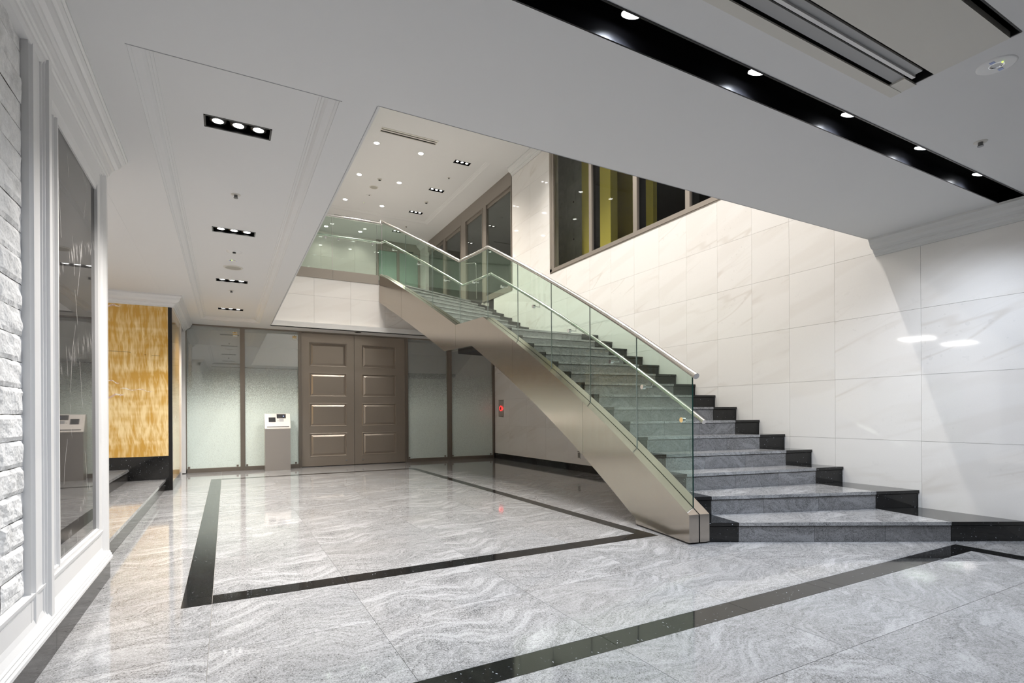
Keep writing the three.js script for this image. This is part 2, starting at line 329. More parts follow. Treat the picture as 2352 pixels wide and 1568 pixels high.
{
  slab([[-0.78, ZB - 0.2], [XW + 0.15, ZB - 0.2], [XW + 0.15, ZV1], [XV, ZV1], [XV, ZV0], [XW + 0.15, ZV0], [XW + 0.15, ZFRONT + 0.2], [-0.78, ZFRONT + 0.2]],
    [rect(trayX[0], trayX[1], trayZ[1], trayZ[0]), rect(-0.45, XW - 0.14, slotZ[1], slotZ[0]), rect(AC.x0, AC.x1, AC.z0, AC.z1), circ(2.385, -11.03, 0.066)], HC, HC + 0.10, M.paint, 'slab', ceiling);
  slab(rect(trayX[0] - 0.05, trayX[1] + 0.05, trayZ[1] - 0.05, trayZ[0] + 0.05).map(q => q), triplesLow.map(([x, z]) => rect(x - tripW / 2, x + tripW / 2, z - tripD / 2, z + tripD / 2)), HT, HT + 0.05, M.paint, 'tray_panel', ceiling);
  // plenum cover so that no light passes above the fittings
  mesh('plenum', [box(-0.8, XV, HC + 0.35, HC + 0.40, ZB - 0.2, ZFRONT + 0.2), box(XV, XW + 0.15, HC + 0.35, HC + 0.40, ZV0 + 0.03, ZFRONT + 0.2), box(XV - 0.03, XW + 0.15, HC + 0.1, HC + 0.16, ZB - 0.2, ZFA - 0.02)], M.darkRoom, ceiling);
  // tray moulding: small cove inside the recess on three sides and a thin lip at the front
  const tp = [[0, 0.05], [0, 0.006], [0.012, 0.010], [0.016, 0.014], [0.030, 0.017], [0.050, 0.024], [0.062, 0.034], [0.066, 0.040], [0.078, 0.041], [0.080, 0.045], [0.092, 0.046], [0.094, 0.05]];
  mesh('tray_moulding', mould(tp, V(trayX[0], HC, trayZ[0]), V(trayX[0], HC, trayZ[1]), V(1, 0, 0), 0, -1), M.paint, ceiling);
  mesh('tray_moulding', mould(tp, V(trayX[1], HC, trayZ[0]), V(trayX[1], HC, trayZ[1]), V(-1, 0, 0), 0, -1), M.paint, ceiling);
  mesh('tray_moulding', mould(tp, V(trayX[0], HC, trayZ[1]), V(trayX[1], HC, trayZ[1]), V(0, 0, 1), -1, -1), M.paint, ceiling);
  // thin bead around the stair opening
  mesh('opening_bead', mould([[0, 0.1], [0, 0.0], [0.012, 0.012], [0.014, 0.03], [0.030, 0.036], [0.034, 0.05], [0.034, 0.1]], V(XV, HC, ZV0), V(XV, HC, ZV1), V(1, 0, 0)), M.paint, ceiling);
  mesh('opening_bead', mould([[0, 0.1], [0, 0.0], [0.012, 0.012], [0.014, 0.1]], V(XV, HC, ZV0), V(XW, HC, ZV0), V(0, 0, -1)), M.paint, ceiling);
  const shadeGrey = S(0.36, 0.36, 0.38, 0.6);  // grey strips along the ceiling edges: shadow-gap shade put into the colour
  mesh('shade_line', box(trayX[0] - 0.004, trayX[1] + 0.012, HC - 0.0012, HC + 0.02, trayZ[0], trayZ[0] + 0.005), shadeGrey, ceiling);
  mesh('shade_line', box(XV, XW - 0.13, HC - 0.0012, HC + 0.02, ZV0, ZV0 + 0.005), shadeGrey, ceiling); mesh('shade_line', box(XV - 0.004, XV, HC - 0.001, HC + 0.02, ZV1, ZV0), shadeGrey, ceiling);
  const bk = [[0, 0], [0.11, 0], [0.112, 0.010], [0.10, 0.016], [0.092, 0.034], [0.07, 0.062], [0.045, 0.078], [0.03, 0.082], [0.03, 0.10], [0.012, 0.108], [0, 0.11]];
  mesh('opening_moulding', mould(bk, V(XV, HC, ZFA), V(XW, HC, ZFA), V(0, 0, 1)), M.paint, ceiling);
}
// cornices of the lower ceiling
{
  const t1 = structure(mesh('trim_1', mould(cornProf, V(XW, HC, ZV0 + 0.01), V(XW, HC, ZFRONT), V(-1, 0, 0)), M.paint)); t1.userData.label = 'white plaster cornice above the near marble wall';
}

// ------------------------------------------------------------------ back wall: glass partition, double doors
{
  const wb = structure(grp('wall_back')); wb.userData.label = 'brown metal framed partition wall at the back of the lobby';
  const fr = (x0, x1, y0, y1, z0 = ZB - 0.05, z1 = ZB + 0.03) => box(x0, x1, y0, y1, z0, z1);
  const post = (x0, x1) => { const w = x1 - x0; mesh('mullion', [fr(x0, x1, 0, HC), fr(x0 + w * 0.16, x0 + w * 0.30, 0, HC, ZB, ZB + 0.042), fr(x1 - w * 0.30, x1 - w * 0.16, 0, HC, ZB, ZB + 0.042)], M.frame, wb); };
  post(0.237, 0.319); post(1.273, 1.336); post(3.463, 3.529); post(4.449, 4.559); post(5.608, 5.66); mesh('mullion', fr(-0.67, -0.635, 0, HC), M.frame, wb);
  for (const [a, b] of [[-0.648, 0.237], [0.319, 1.273], [3.529, 4.449], [4.559, 5.608]]) {
    mesh('bottom_rail', [fr(a, b, 0.0, 0.062), fr(a, b, 0.062, 0.075, ZB - 0.02, ZB + 0.018)], M.frame, wb);
    mesh('top_rail', [fr(a, b, 2.715, HC)], M.frame, wb);
    mesh('blind_box', [box(a, b, 2.665, 2.715, ZB - 0.16, ZB - 0.10)], M.darkSlot, wb);
  }
  mesh('door_head', fr(1.336, 3.463, 2.716, HC), M.frame, wb);
  [[-0.635, 0.237, 'leftmost frosted glass pane between white pilaster and bronze mullion'], [0.319, 1.273, 'frosted glass pane behind the small metal kiosk'], [3.529, 4.449, 'frosted glass pane just right of the bronze double doors'], [4.559, 5.608, 'frosted glass pane under the stair landing beside the marble wall']].forEach(([a, b, lab], i) => {
    const w = structure(grp('window_' + (i + 1))); w.userData.label = lab;
    mesh('pane', box(a, b, 0.07, 2.716, ZB - 0.014, ZB - 0.004), M.paneMirror, w);
    const g = new THREE.PlaneGeometry(b - a, 2.64); g.translate((a + b) / 2, 1.39, ZB - 0.0025);
    mesh('gradation_film', g, M.film, w);
    for (const cx of [a + 0.03, b - 0.05]) mesh('glass_clip', box(cx - 0.018, cx + 0.018, 0.082, 0.115, ZB - 0.004, ZB + 0.006), M.frame, w);
  });
  // dark office behind the partition
  const of = structure(mesh('wall_office', [box(-0.8, 5.8, 0, HC, -14.6, -14.5), box(-0.9, -0.8, -0.1, HC + 0.1, -14.6, ZB - 0.05), box(5.66, 5.8, -0.1, HC + 0.1, -14.6, ZB - 0.05), box(-0.9, 5.8, HC, HC + 0.1, -14.6, ZB - 0.2), box(-0.9, 5.8, -0.1, -0.02, -14.6, ZB)], M.darkRoomB)); of.userData.label = 'dark unlit office behind the frosted glass';
}
{
  const leaf = (n, x0, x1, px0, px1, lab) => {
    const d = structure(grp('door_' + n)); d.userData.label = lab;
    const z0 = ZB - 0.03, zf = ZB + 0.012, top = 2.712, pY = [[0.20, 0.678], [0.815, 1.293], [1.427, 1.910], [2.043, 2.527]];
    mesh('stile', box(x0 + 0.002, px0, 0.012, top, z0, zf), M.bronzeDoor, d); mesh('stile', box(px1, x1 - 0.002, 0.012, top, z0, zf), M.bronzeDoor, d);
    const ry = [0.012, ...pY.flat(), top];
    for (let i = 0; i < ry.length; i += 2) mesh('rail', box(px0, px1, ry[i], ry[i + 1], z0, zf - 0.0006), M.bronzeDoor, d);
    for (const [a, b] of pY) {
      const P = []; const q = (m, z) => [[px0 + m, a + m, z], [px1 - m, a + m, z], [px1 - m, b - m, z], [px0 + m, b - m, z]];
      const rings = [q(0, zf + 0.0015), q(0.006, zf + 0.006), q(0.016, zf + 0.004), q(0.022, zf - 0.016), q(0.030, zf - 0.017), q(0.068, zf + 0.003), q(0.072, zf + 0.003)];
      const tri = (A, B, C) => P.push(...A, ...B, ...C);
      for (let r = 0; r < rings.length - 1; r++) for (let k = 0; k < 4; k++) { const A = rings[r][k], B = rings[r][(k + 1) % 4], C = rings[r + 1][(k + 1) % 4], D = rings[r + 1][k]; tri(A, B, C); tri(A, C, D); }
      const L = rings[rings.length - 1]; tri(L[0], L[1], L[2]); tri(L[0], L[2], L[3]);
      const g = new THREE.BufferGeometry(); g.setAttribute('position', new THREE.Float32BufferAttribute(P, 3)); g.computeVertexNormals();
      mesh('raised_panel', planarUV(g), M.bronzeDoor, d);
    }
    const lk = cyl(0, 0, 0, 0.018, 0.012, 20); lk.rotateX(Math.PI / 2); lk.translate(n === 1 ? x1 - 0.17 : x0 + 0.17, 0.105, zf + 0.004);
    mesh('floor_lock', lk, M.steel, d);
  };
  leaf(1, 1.336, 2.370, 1.482, 2.22, 'left leaf of the bronze panelled double door');
  leaf(2, 2.372, 3.463, 2.528, 3.264, 'right leaf of the bronze panelled double door');
}

// ------------------------------------------------------------------ left wall: split stone, pilaster, dark marble panel, plinth
{
  const wl = structure(grp('wall_left')); wl.userData.label = 'white panelled left wall with split stone cladding and dark marble panel';
  const zE = -4.29, X0 = -0.70;
  mesh('core', box(-0.95, -0.745, 0, HC, zE + 0.02, ZFRONT), M.plaster, wl);
  mesh('core', box(-0.95, X0 + 0.005, 0.12, 0.30, zE + 0.02, ZFRONT), M.plaster, wl);
  for (const [a, b] of [[zE, -3.05], [-3.05, -1.8], [-1.8, -0.6], [-0.6, 0.6], [0.6, 1.9], [1.9, ZFRONT]]) mesh('plinth_stone', box(-0.80, -0.672, 0, 0.128, a + 0.001, b - 0.001, GS, rr(0, 1), rr(0, 2)), M.plinth, wl);
  mesh('plinth_shadow_gap', box(-0.79, -0.682, -0.01, 0.004, zE, ZFRONT), M.darkSlot, wl);
  // base moulding (ogee) and sill bead
  const bp = [[0, 0.128], [0.043, 0.128], [0.043, 0.142], [0.036, 0.148], [0.038, 0.156], [0.030, 0.164], [0.031, 0.170], [0.024, 0.178], [0.012, 0.20], [0.004, 0.225], [0.0, 0.24], [-0.004, 0.25], [-0.004, 0.262], [-0.010, 0.262], [-0.010, 0.268], [-0.0, 0.27], [0.002, 0.30], [0.010, 0.316], [0.012, 0.33], [-0.03, 0.335], [-0.04, 0.128]];
  mesh('base_moulding', mould(bp, V(X0, 0, zE), V(X0, 0, ZFRONT), V(1, 0, 0)), M.white, wl);
  // vertical mouldings: profile runs along z, swept up; list of [z, out] points
  const vert = (name, pts, y0, y1) => { const poly = pts.map(([z, o]) => [X0 + o, z]); poly.push([X0 - 0.06, pts[pts.length - 1][0]], [X0 - 0.06, pts[0][0]]); const sh = new THREE.Shape(poly.map(q => new THREE.Vector2(q[0], -q[1]))); const g = new THREE.ExtrudeGeometry(sh, { depth: y1 - y0, bevelEnabled: false }); g.rotateX(-Math.PI / 2); g.translate(0, y0, 0); mesh(name, planarUV(g), M.white, wl); };
  vert('pilaster', [[-2.80, -0.03], [-2.795, 0.006], [-2.83, 0.012], [-2.90, 0.006], [-2.945, 0.004], [-2.95, 0.010], [-2.965, 0.008], [-2.97, 0.016], [-2.985, 0.014], [-2.99, 0.026], [-3.03, 0.026], [-3.035, -0.02]].map(([z, o]) => [z, o]).sort((a, b) => b[0] - a[0]), 0.13, 2.66);
  vert('panel_frame', [[-3.035, 0.0], [-3.09, 0.002], [-3.12, -0.004], [-3.155, -0.010], [-3.16, -0.004], [-3.18, -0.008], [-3.185, -0.002], [-3.205, -0.006], [-3.21, 0.006], [-3.222, 0.006], [-3.225, -0.045]], 0.345, 2.46);
  vert('panel_frame', [[-4.10, -0.045], [-4.102, 0.004], [-4.17, 0.006], [-4.18, 0.016], [-4.20, 0.010], [-4.215, 0.020], [-4.235, 0.014], [-4.25, 0.024], [-4.29, 0.024]], 0.17, 2.66);
  mesh('panel_frame', mould([[-0.04, 0.33], [0.004, 0.33], [0.004, 0.352], [-0.006, 0.356], [-0.045, 0.36]], V(X0, 0, -4.10), V(X0, 0, -3.04), V(1, 0, 0)), M.white, wl);
  mesh('panel_frame', mould([[-0.045, 2.455], [-0.004, 2.455], [0.0, 2.48], [0.008, 2.50], [0.012, 2.56], [0.02, 2.66], [-0.045, 2.66]], V(X0, 0, -4.12), V(X0, 0, -3.0), V(1, 0, 0)), M.white, wl);
  const dm = new THREE.PlaneGeometry(0.88, 2.11); dm.rotateY(Math.PI / 2); dm.translate(X0 - 0.012, 1.405, -3.664);
  mesh('dark_marble_panel', [dm], M.darkMarble, wl);
  // split-face stone blocks
  let y = 0.335; const rowH = 0.1035;
  for (let r = 0; r < 22; r++) {
    let z = -2.795; const y1 = Math.min(2.60, y + rowH);
    while (z < -0.7) {
      const len = rr(0.22, 0.5), z1 = Math.min(z + len, -0.6), nz = 12, ny = 6, g = new THREE.PlaneGeometry(1, 1, nz, ny), p = g.attributes.position, o = rr(0.010, 0.016), sx = rr(-0.003, 0.003), ph = rr(0, 50);
      for (let i = 0; i < p.count; i++) {
        const u = p.getX(i) + 0.5, v = p.getY(i) + 0.5, zz = mix(z + 0.0012, z1 - 0.0012, u), yy = mix(y + 0.001, y1 - 0.001, v);
        const e = Math.min(1, Math.min(u, 1 - u) * 14) * Math.min(1, Math.min(v, 1 - v) * 7);
        const nz1 = fbm(zz * 14 + ph, yy * 18 + ph, 3) - 0.5, f = 0.5 * Math.abs(fbm(zz * 34 + ph, yy * 40, 2) - 0.5);
        const edge = (i % (nz + 1) === 0 || i % (nz + 1) === nz || v === 0 || v === 1);
        const jag = (1 - e) * 0.012 * (fbm(zz * 40, yy * 40 + ph, 2) - 0.5);
        p.setXYZ(i, X0 - 0.028 + (edge && e < 0.01 ? 0.003 + o * 0.5 : o + sx * (u - 0.5) * 2 + nz1 * 0.018 * (0.4 + 0.6 * e) + f * 0.010 + 0.002 * e), yy + jag * 0.4, zz + jag);
      }
      // plane faces +x after mapping (u -> z, v -> y): flip winding
      const ix = g.index.array; for (let i = 0; i < ix.length; i += 3) { const t = ix[i]; ix[i] = ix[i + 1]; ix[i + 1] = t; }
      const g2 = planarUV(g, 1, rnd(), rnd()); g2.computeVertexNormals();
      mesh('split_stone', g2, M.stone, wl); z = z1;
    }
    y = y1;
  }
  mesh('stone_backing', box(-0.76, X0 - 0.034, 0.3, 2.66, -2.80, ZFRONT), M.groutWall, wl);
  // near part beyond the picture: plain white panel
  mesh('panel', box(-0.76, X0, 0.33, 2.66, -0.6, ZFRONT), M.white, wl);
  const big = [[-0.05, 0], [0.135, 0], [0.135, -0.012], [0.125, -0.016], [0.125, -0.026], [0.113, -0.034], [0.100, -0.038], [0.098, -0.052], [0.085, -0.066], [0.066, -0.074], [0.062, -0.082], [0.050, -0.084], [0.048, -0.094], [0.040, -0.104], [0.036, -0.118], [0.028, -0.120], [0.026, -0.132], [0.018, -0.136], [0.016, -0.15], [0.008, -0.17], [-0.05, -0.18]];
  const t2 = structure(mesh('trim_2', mould(big, V(X0, HC, zE), V(X0, HC, ZFRONT), V(1, 0, 0), 0, 0), M.white)); t2.userData.label = 'white stepped cornice above the dark marble panel';
}

// ------------------------------------------------------------------ alcove behind the left wall: steps, onyx wall, panels
{
  const zg = -8.86, zn = -4.27;
  const wa = structure(grp('wall_alcove')); wa.userData.label = 'golden onyx feature wall with black granite base in the side hall';
  mesh('core', box(XA, -0.70, 0, HC, zg - 1.47, zg - 0.02), M.plaster, wa);
  for (const [a, b, o] of [[-1.86, -0.717, 0], [-3.0, -1.862, 1.15], [-4.15, -3.002, 0.3], [-5.2, -4.152, 0.8], [XA, -5.202, 0.4]]) {
    const g = box(a, b, 0.487, 2.70, zg - 0.02, zg); const uv = g.attributes.uv, p = g.attributes.position; for (let i = 0; i < uv.count; i++) uv.setXY(i, ((p.getX(i) + 3.0 + o) % 4.6) / 2.3, (p.getY(i) - 0.487) / 2.3);
    mesh('onyx_slab', g, M.onyx, wa);
    mesh('base_slab', box(a, b, 0, 0.485, zg - 0.02, zg + 0.002, 1, rnd(), rnd()), M.black, wa);
  }
  mesh('corner_post', box(-0.717, -0.670, 0, 2.70, zg - 0.04, zg + 0.003), S(0.008, 0.008, 0.008, 0.25), wa);
  { const g = box(-0.69, -0.671, 0.12, 2.70, -10.36, zg - 0.04); const uv = g.attributes.uv, p = g.attributes.position; for (let i = 0; i < uv.count; i++) uv.setXY(i, (p.getZ(i) + 11) / 2.3, p.getY(i) / 2.3); mesh('onyx_slab', g, M.onyx, wa); }
  mesh('base_slab', box(-0.69, -0.669, 0, 0.12, -10.36, zg - 0.04, 1), M.plinth, wa);
  mesh('corner_trim', [box(-0.70, -0.655, 0, 2.66, -10.375, -10.36), box(-0.70, -0.664, 0, 2.66, -10.40, -10.39), box(-0.70, -0.655, 0, 2.66, -10.435, -10.415)], M.white, wa);
  mesh('reveal', box(-0.80, -0.715, 0, HC, -11.25, -10.33), M.white, wa);
  const pil = structure(mesh('trim_3', [box(-0.80, -0.648, 0.012, 2.66, -11.36, -11.22)], M.white)); pil.userData.label = 'plain white pilaster beside the leftmost frosted pane';
  const t4 = structure(mesh('trim_4', [mould(cornProf, V(XA, HC, zg), V(-0.67, HC, zg), V(0, 0, 1), 0, 1), mould(cornProf, V(-0.67, HC, zg), V(-0.67, HC, ZB + 0.04), V(1, 0, 0), 1, 0)], M.white)); t4.userData.label = 'white plaster cornice wrapping over the golden onyx wall';
  // raised floor in two steps
  const st = tag(grp('alcove_steps'), 'two low grey granite steps leading up beside the golden onyx wall', 'steps');
  const seg = [zn, -5.2, -6.1, -7.0, -7.9, zg];
  for (let i = 0; i < seg.length - 1; i++) {
    mesh('tread', box(-1.20, -0.752, 0.128, 0.158, seg[i + 1] + 0.001, seg[i] - 0.001, GS, rr(2, 4), rr(0, 1) - seg[i + 1]), M.granite, st);
    mesh('riser', box(-1.18, -0.768, 0, 0.127, seg[i + 1] + 0.001, seg[i] - 0.001, GS, rr(0, 1), rr(0, 1)), M.plinth, st);
    mesh('tread', box(-2.6, -1.175, 0.288, 0.318, seg[i + 1] + 0.001, seg[i] - 0.001, GS, rr(3, 4), rr(0, 1) - seg[i + 1]), M.granite, st);
    mesh('riser', box(-2.6, -1.192, 0.12, 0.287, seg[i + 1] + 0.001, seg[i] - 0.001, GS, rr(0, 1), rr(0, 1)), M.plinth, st);
  }
  mesh('landing', box(XA, -2.602, 0.15, 0.318, zg, zn, GS), M.granite, st);
  structure(mesh('wall_hall', box(XA - 0.1, XA, 0, HC, zg - 0.2, zn + 0.1), M.plaster)).userData.label = 'plain white end wall of the side hall';
  structure(mesh('wall_hall', box(XA, -0.96, 0, HC, zn + 0.004, zn + 0.1), M.plaster)).userData.label = 'plain white near wall of the side hall';
  structure(mesh('ceiling', box(XA - 0.1, -0.781, HC, HC + 0.1, zg - 1.5, zn + 0.12), M.paint)).userData.label = 'plain white ceiling of the side hall';
}

// ------------------------------------------------------------------ wall behind the camera
{
  const wf = structure(grp('wall_front')); wf.userData.label = 'entrance wall behind the viewpoint with dark night glazing';
  mesh('surround', [box(-0.95, XW + 0.2, 2.35, HC + 0.1, ZFRONT, ZFRONT + 0.15), box(-0.95, 0.1, 0, 2.35, ZFRONT, ZFRONT + 0.15), box(4.9, XW + 0.2, 0, 2.35, ZFRONT, ZFRONT + 0.15)], M.white, wf);
  mesh('night_glazing', box(0.1, 4.9, 0, 2.35, ZFRONT + 0.06, ZFRONT + 0.1), S(0.015, 0.016, 0.018, 0.05), wf);
  for (const x of [1.3, 2.5, 3.7]) mesh('glazing_bar', box(x - 0.03, x + 0.03, 0, 2.35, ZFRONT + 0.02, ZFRONT + 0.07), M.frame, wf);
}

// ------------------------------------------------------------------ stair well: walls above, upper floor, upper ceiling
{
  const wv = structure(grp('wall_stairwell')); wv.userData.label = 'white marble fascia of the upper floor above the double doors';
  mesh('backing', box(XV - 0.02, 3.3, HC + 0.1, FL2 + 0.0, ZFA - 0.25, ZFA - 0.022), M.groutWall, wv);
  const xs = [XV - 0.02, 1.524, 2.225, 2.923, 3.62, 4.3, 5.0, XW], ys = [2.84, 3.39, 3.742];
  for (let i = 0; i < xs.length - 1; i++) for (let j = 0; j < 2; j++) { if (j === 1 && i > 3) continue; mesh('marble_panel', box(xs[i] + 0.001, xs[i + 1] - 0.001, ys[j] + 0.001, (i > 2 ? Math.min(ys[j + 1], 3.3) : ys[j + 1]) - 0.001, ZFA - 0.02, ZFA, MS, -xs[i] + rr(0, 1.8), -ys[j] + rr(0, 1.9)), M.marble, wv); }
  const wo = structure(mesh('wall_void', [box(XV - 0.12, XV - 0.005, HC + 0.1, HU + 0.1, ZFA, ZV0 + 0.12), box(XV - 0.12, XW + 0.1, HC + 0.1, HU + 0.1, ZV0 + 0.005, ZV0 + 0.12), box(XV - 0.12, XV - 0.005, HC + 0.1, HU + 0.1, ZUB, ZFA)], M.plaster)); wo.userData.label = 'plain white walls around the top of the stairwell';
}
{
  const uf = structure(grp('floor')); uf.userData.label = 'granite floor of the upper hall at the top of the stairs';
  mesh('slab', prism([[XV - 0.1, ZFA + 0.0], [2.80, ZFA + 0.0], [2.96, -10.99], [XW, -12.06], [XW, ZUB - 0.1], [XV - 0.1, ZUB - 0.1]], FL2 - 0.10, FL2, GS), M.granite, uf);
}
const fasciaT = structure(grp('trim_5')); fasciaT.userData.label = 'brown metal edge band below the upper glass railing';
mesh('band_panel', box(XV - 0.02, 1.877, 3.742, 3.932, ZFA - 0.06, ZFA + 0.012), M.fascia, fasciaT);
mesh('band_panel', box(1.880, 2.785, 3.742, 3.932, ZFA - 0.06, ZFA + 0.012), M.fascia, fasciaT);
const kU = (HU + 0.03 - 1.05) / (HU - 1.05);
const upTriples = [[4.546, -10.617], [4.546, -12.206], [4.546, -13.812], [4.559, -15.501]], upDown = [[2.69, -10.628], [3.617, -10.628], [2.688, -12.203], [3.616, -12.201], [2.682, -13.78], [3.617, -13.78], [2.57, -16.0], [3.546, -16.0]];
const upCeil = structure(grp('ceiling')); upCeil.userData.label = 'warm lit upper ceiling above the staircase';
{
  const T = { x0: 1.2, x1: 5.12, z0: -14.53, z1: -10.345 };
  const uw = 0.37, ud = 0.148;
  slab(rect(XV - 0.1, XW + 0.15, ZUB - 0.15, ZV0 + 0.1), [rect(T.x0, T.x1, T.z0, T.z1), rect(2.633, 3.77, -10.172, -9.985), rect(2.61, 3.89, -15.03, -14.96), ...[[4.559, -15.501], [4.546, -4.07], [4.546, -6.2], [4.546, -8.35]].map(([x, z]) => rect(x - uw / 2, x + uw / 2, z - ud / 2, z + ud / 2))], HU, HU + 0.06, M.paint, 'slab', upCeil);
  slab(rect(T.x0 - 0.05, T.x1 + 0.05, T.z0 - 0.05, T.z1 + 0.05), upTriples.slice(0, 3).map(([x, z]) => rect(x * kU - uw / 2, x * kU + uw / 2, z * kU - ud / 2, z * kU + ud / 2)), HU + 0.03, HU + 0.07, M.paint, 'tray_panel', upCeil);
  mesh('plenum', box(XV - 0.2, XW + 0.2, HU + 0.3, HU + 0.36, ZUB - 0.3, ZV0 + 0.2), M.darkRoom, upCeil);
  const tp = [[0, 0.03], [0, 0.004], [0.02, 0.006], [0.03, 0.012], [0.07, 0.018], [0.09, 0.024], [0.11, 0.025], [0.115, 0.03]];
  mesh('tray_moulding', mould(tp, V(T.x1, HU, T.z1), V(T.x1, HU, T.z0), V(-1, 0, 0), 0, -1), M.paint, upCeil);
  mesh('tray_moulding', mould(tp, V(T.x0, HU, T.z0), V(T.x1, HU, T.z0), V(0, 0, 1), 0, -1), M.paint, upCeil);
  const c = structure(mesh('trim_6', mould(cornProf, V(XW, HU, -10.38), V(XW, HU, ZV0), V(-1, 0, 0)), M.paint)); c.userData.label = 'white plaster cornice above the upper stair windows';
}

// ------------------------------------------------------------------ stair windows in the right wall, concrete and yellow boards behind
{
  const w = structure(grp('window_5')); w.userData.label = 'bronze framed window band above the staircase with yellow and concrete beyond';
  const f = (z0, z1, y0, y1, x0 = XW - 0.012, x1 = XW + 0.05) => box(x0, x1, y0, y1, z0, z1);
  mesh('sill', [f(-8.83, -2.0, FL2 - 0.012, FL2 + 0.055), f(-8.83, -2.0, FL2 - 0.03, FL2 - 0.012, XW - 0.004, XW + 0.02)], M.winFrame, w);
  mesh('jamb', [f(-8.83, -8.69, FL2, HU, XW - 0.008, XW + 0.02), f(-8.83, -8.76, FL2, HU)], M.winFrame, w);
  for (const [a, b] of [[-7.546, -7.468], [-6.40, -6.31], [-5.326, -5.247], [-4.2, -4.12], [-3.1, -3.02]]) { mesh('mullion', f(a, b, FL2 + 0.05, HU, XW - 0.01, XW + 0.03), M.winFrame, w); mesh('mullion_gasket', f(a + 0.01, b + 0.02, FL2 + 0.05, HU, XW + 0.03, XW + 0.16), M.blackMetal, w); }
  const zz = [-8.70, -7.51, -6.355, -5.29, -4.16, -3.06, -2.0];
  for (let i = 0; i < zz.length - 1; i++) mesh('pane', box(XW + 0.035, XW + 0.043, FL2 + 0.05, HU, zz[i] + 0.03, zz[i + 1] - 0.03), M.paneDark, w);
  const o = structure(grp('wall_neighbour')); o.userData.label = 'bare concrete and yellow boarded wall outside the stair windows';
  mesh('concrete_wall', box(6.6, 6.75, FL2 - 1, HU + 0.5, -10.6, -9.03, 1.2), M.concrete, o);
  for (const [a, b] of [[-10.05, 5.1], [-10.05, 5.9], [-10.05, 4.3], [-9.35, 5.6], [-9.35, 4.8], [-9.4, 4.1]]) { const h = cyl(0, 0, 0, 0.018, 0.01, 14); h.rotateZ(Math.PI / 2); h.translate(6.598, b, a); mesh('tie_hole', h, M.darkSlot, o); }
  mesh('yellow_board', box(6.58, 6.75, FL2 - 1, HU + 0.5, -9.03, -8.09), M.yellow, o);
  mesh('yellow_board', box(7.5, 7.6, FL2 - 1, HU + 0.5, -9.6, -7.9), M.yellow, o);
}
// ------------------------------------------------------------------ upper storefront on the right
{
  const s = structure(grp('window_6')); s.userData.label = 'dark glazed bronze storefront at the top of the stairs';
  const f = (z0, z1, y0, y1, x0 = XW - 0.01, x1 = XW + 0.06) => box(x0, x1, y0, y1, z0, z1);
  const X1 = XW;
  for (const [a, b] of [[-16.0, -13.27], [-13.268, -10.41]]) mesh('header_panel', f(a, b, 6.19, HU), M.fascia, s);
  for (const [a, b] of [[-10.46, -10.40], [-11.97, -11.74], [-13.36, -13.0], [-14.67, -14.50]]) mesh('mullion', [f(a, b, FL2, 6.19), f(a + 0.03, a + 0.05, FL2, 6.19, XW - 0.022, XW)], M.fascia, s);
  mesh('sill', f(-11.74, -10.41, FL2 - 0.02, FL2 + 0.12), M.fascia, s);
  mesh('head_rail', [f(-16, -10.46, 6.10, 6.19, XW + 0.02, XW + 0.06)], M.frame, s);
  for (const [a, b] of [[-11.74, -10.46], [-13.0, -11.97], [-14.5, -13.36], [-16.0, -14.67]]) mesh('pane', box(XW + 0.03, XW + 0.04, FL2, 6.12, a, b), M.paneDark, s);
  mesh('pull_handle', tube([[XW - 0.05, 3.98, -12.22], [XW - 0.05, 4.80, -12.22], [XW - 0.05, 4.88, -12.25], [XW - 0.05, 4.92, -12.33], [XW - 0.05, 5.03, -12.85]], 0.014), M.steel, s);
  const r = structure(mesh('wall_shop', [box(9, 9.1, FL2 - 0.1, HU + 0.1, -17, -10.3), box(XW + 0.2, 9.1, FL2 - 0.1, FL2 - 0.02, -17, -10.3), box(XW + 0.2, 9.1, HU - 0.1, HU, -17, -10.6), box(XW + 0.2, 9.1, FL2, HU, -17.1, -16.9), box(XW + 0.2, 9.1, FL2 - 0.1, HU + 0.1, -10.6, -10.5)], M.darkRoomB)); r.userData.label = 'dark empty unit behind the upper storefront';
}
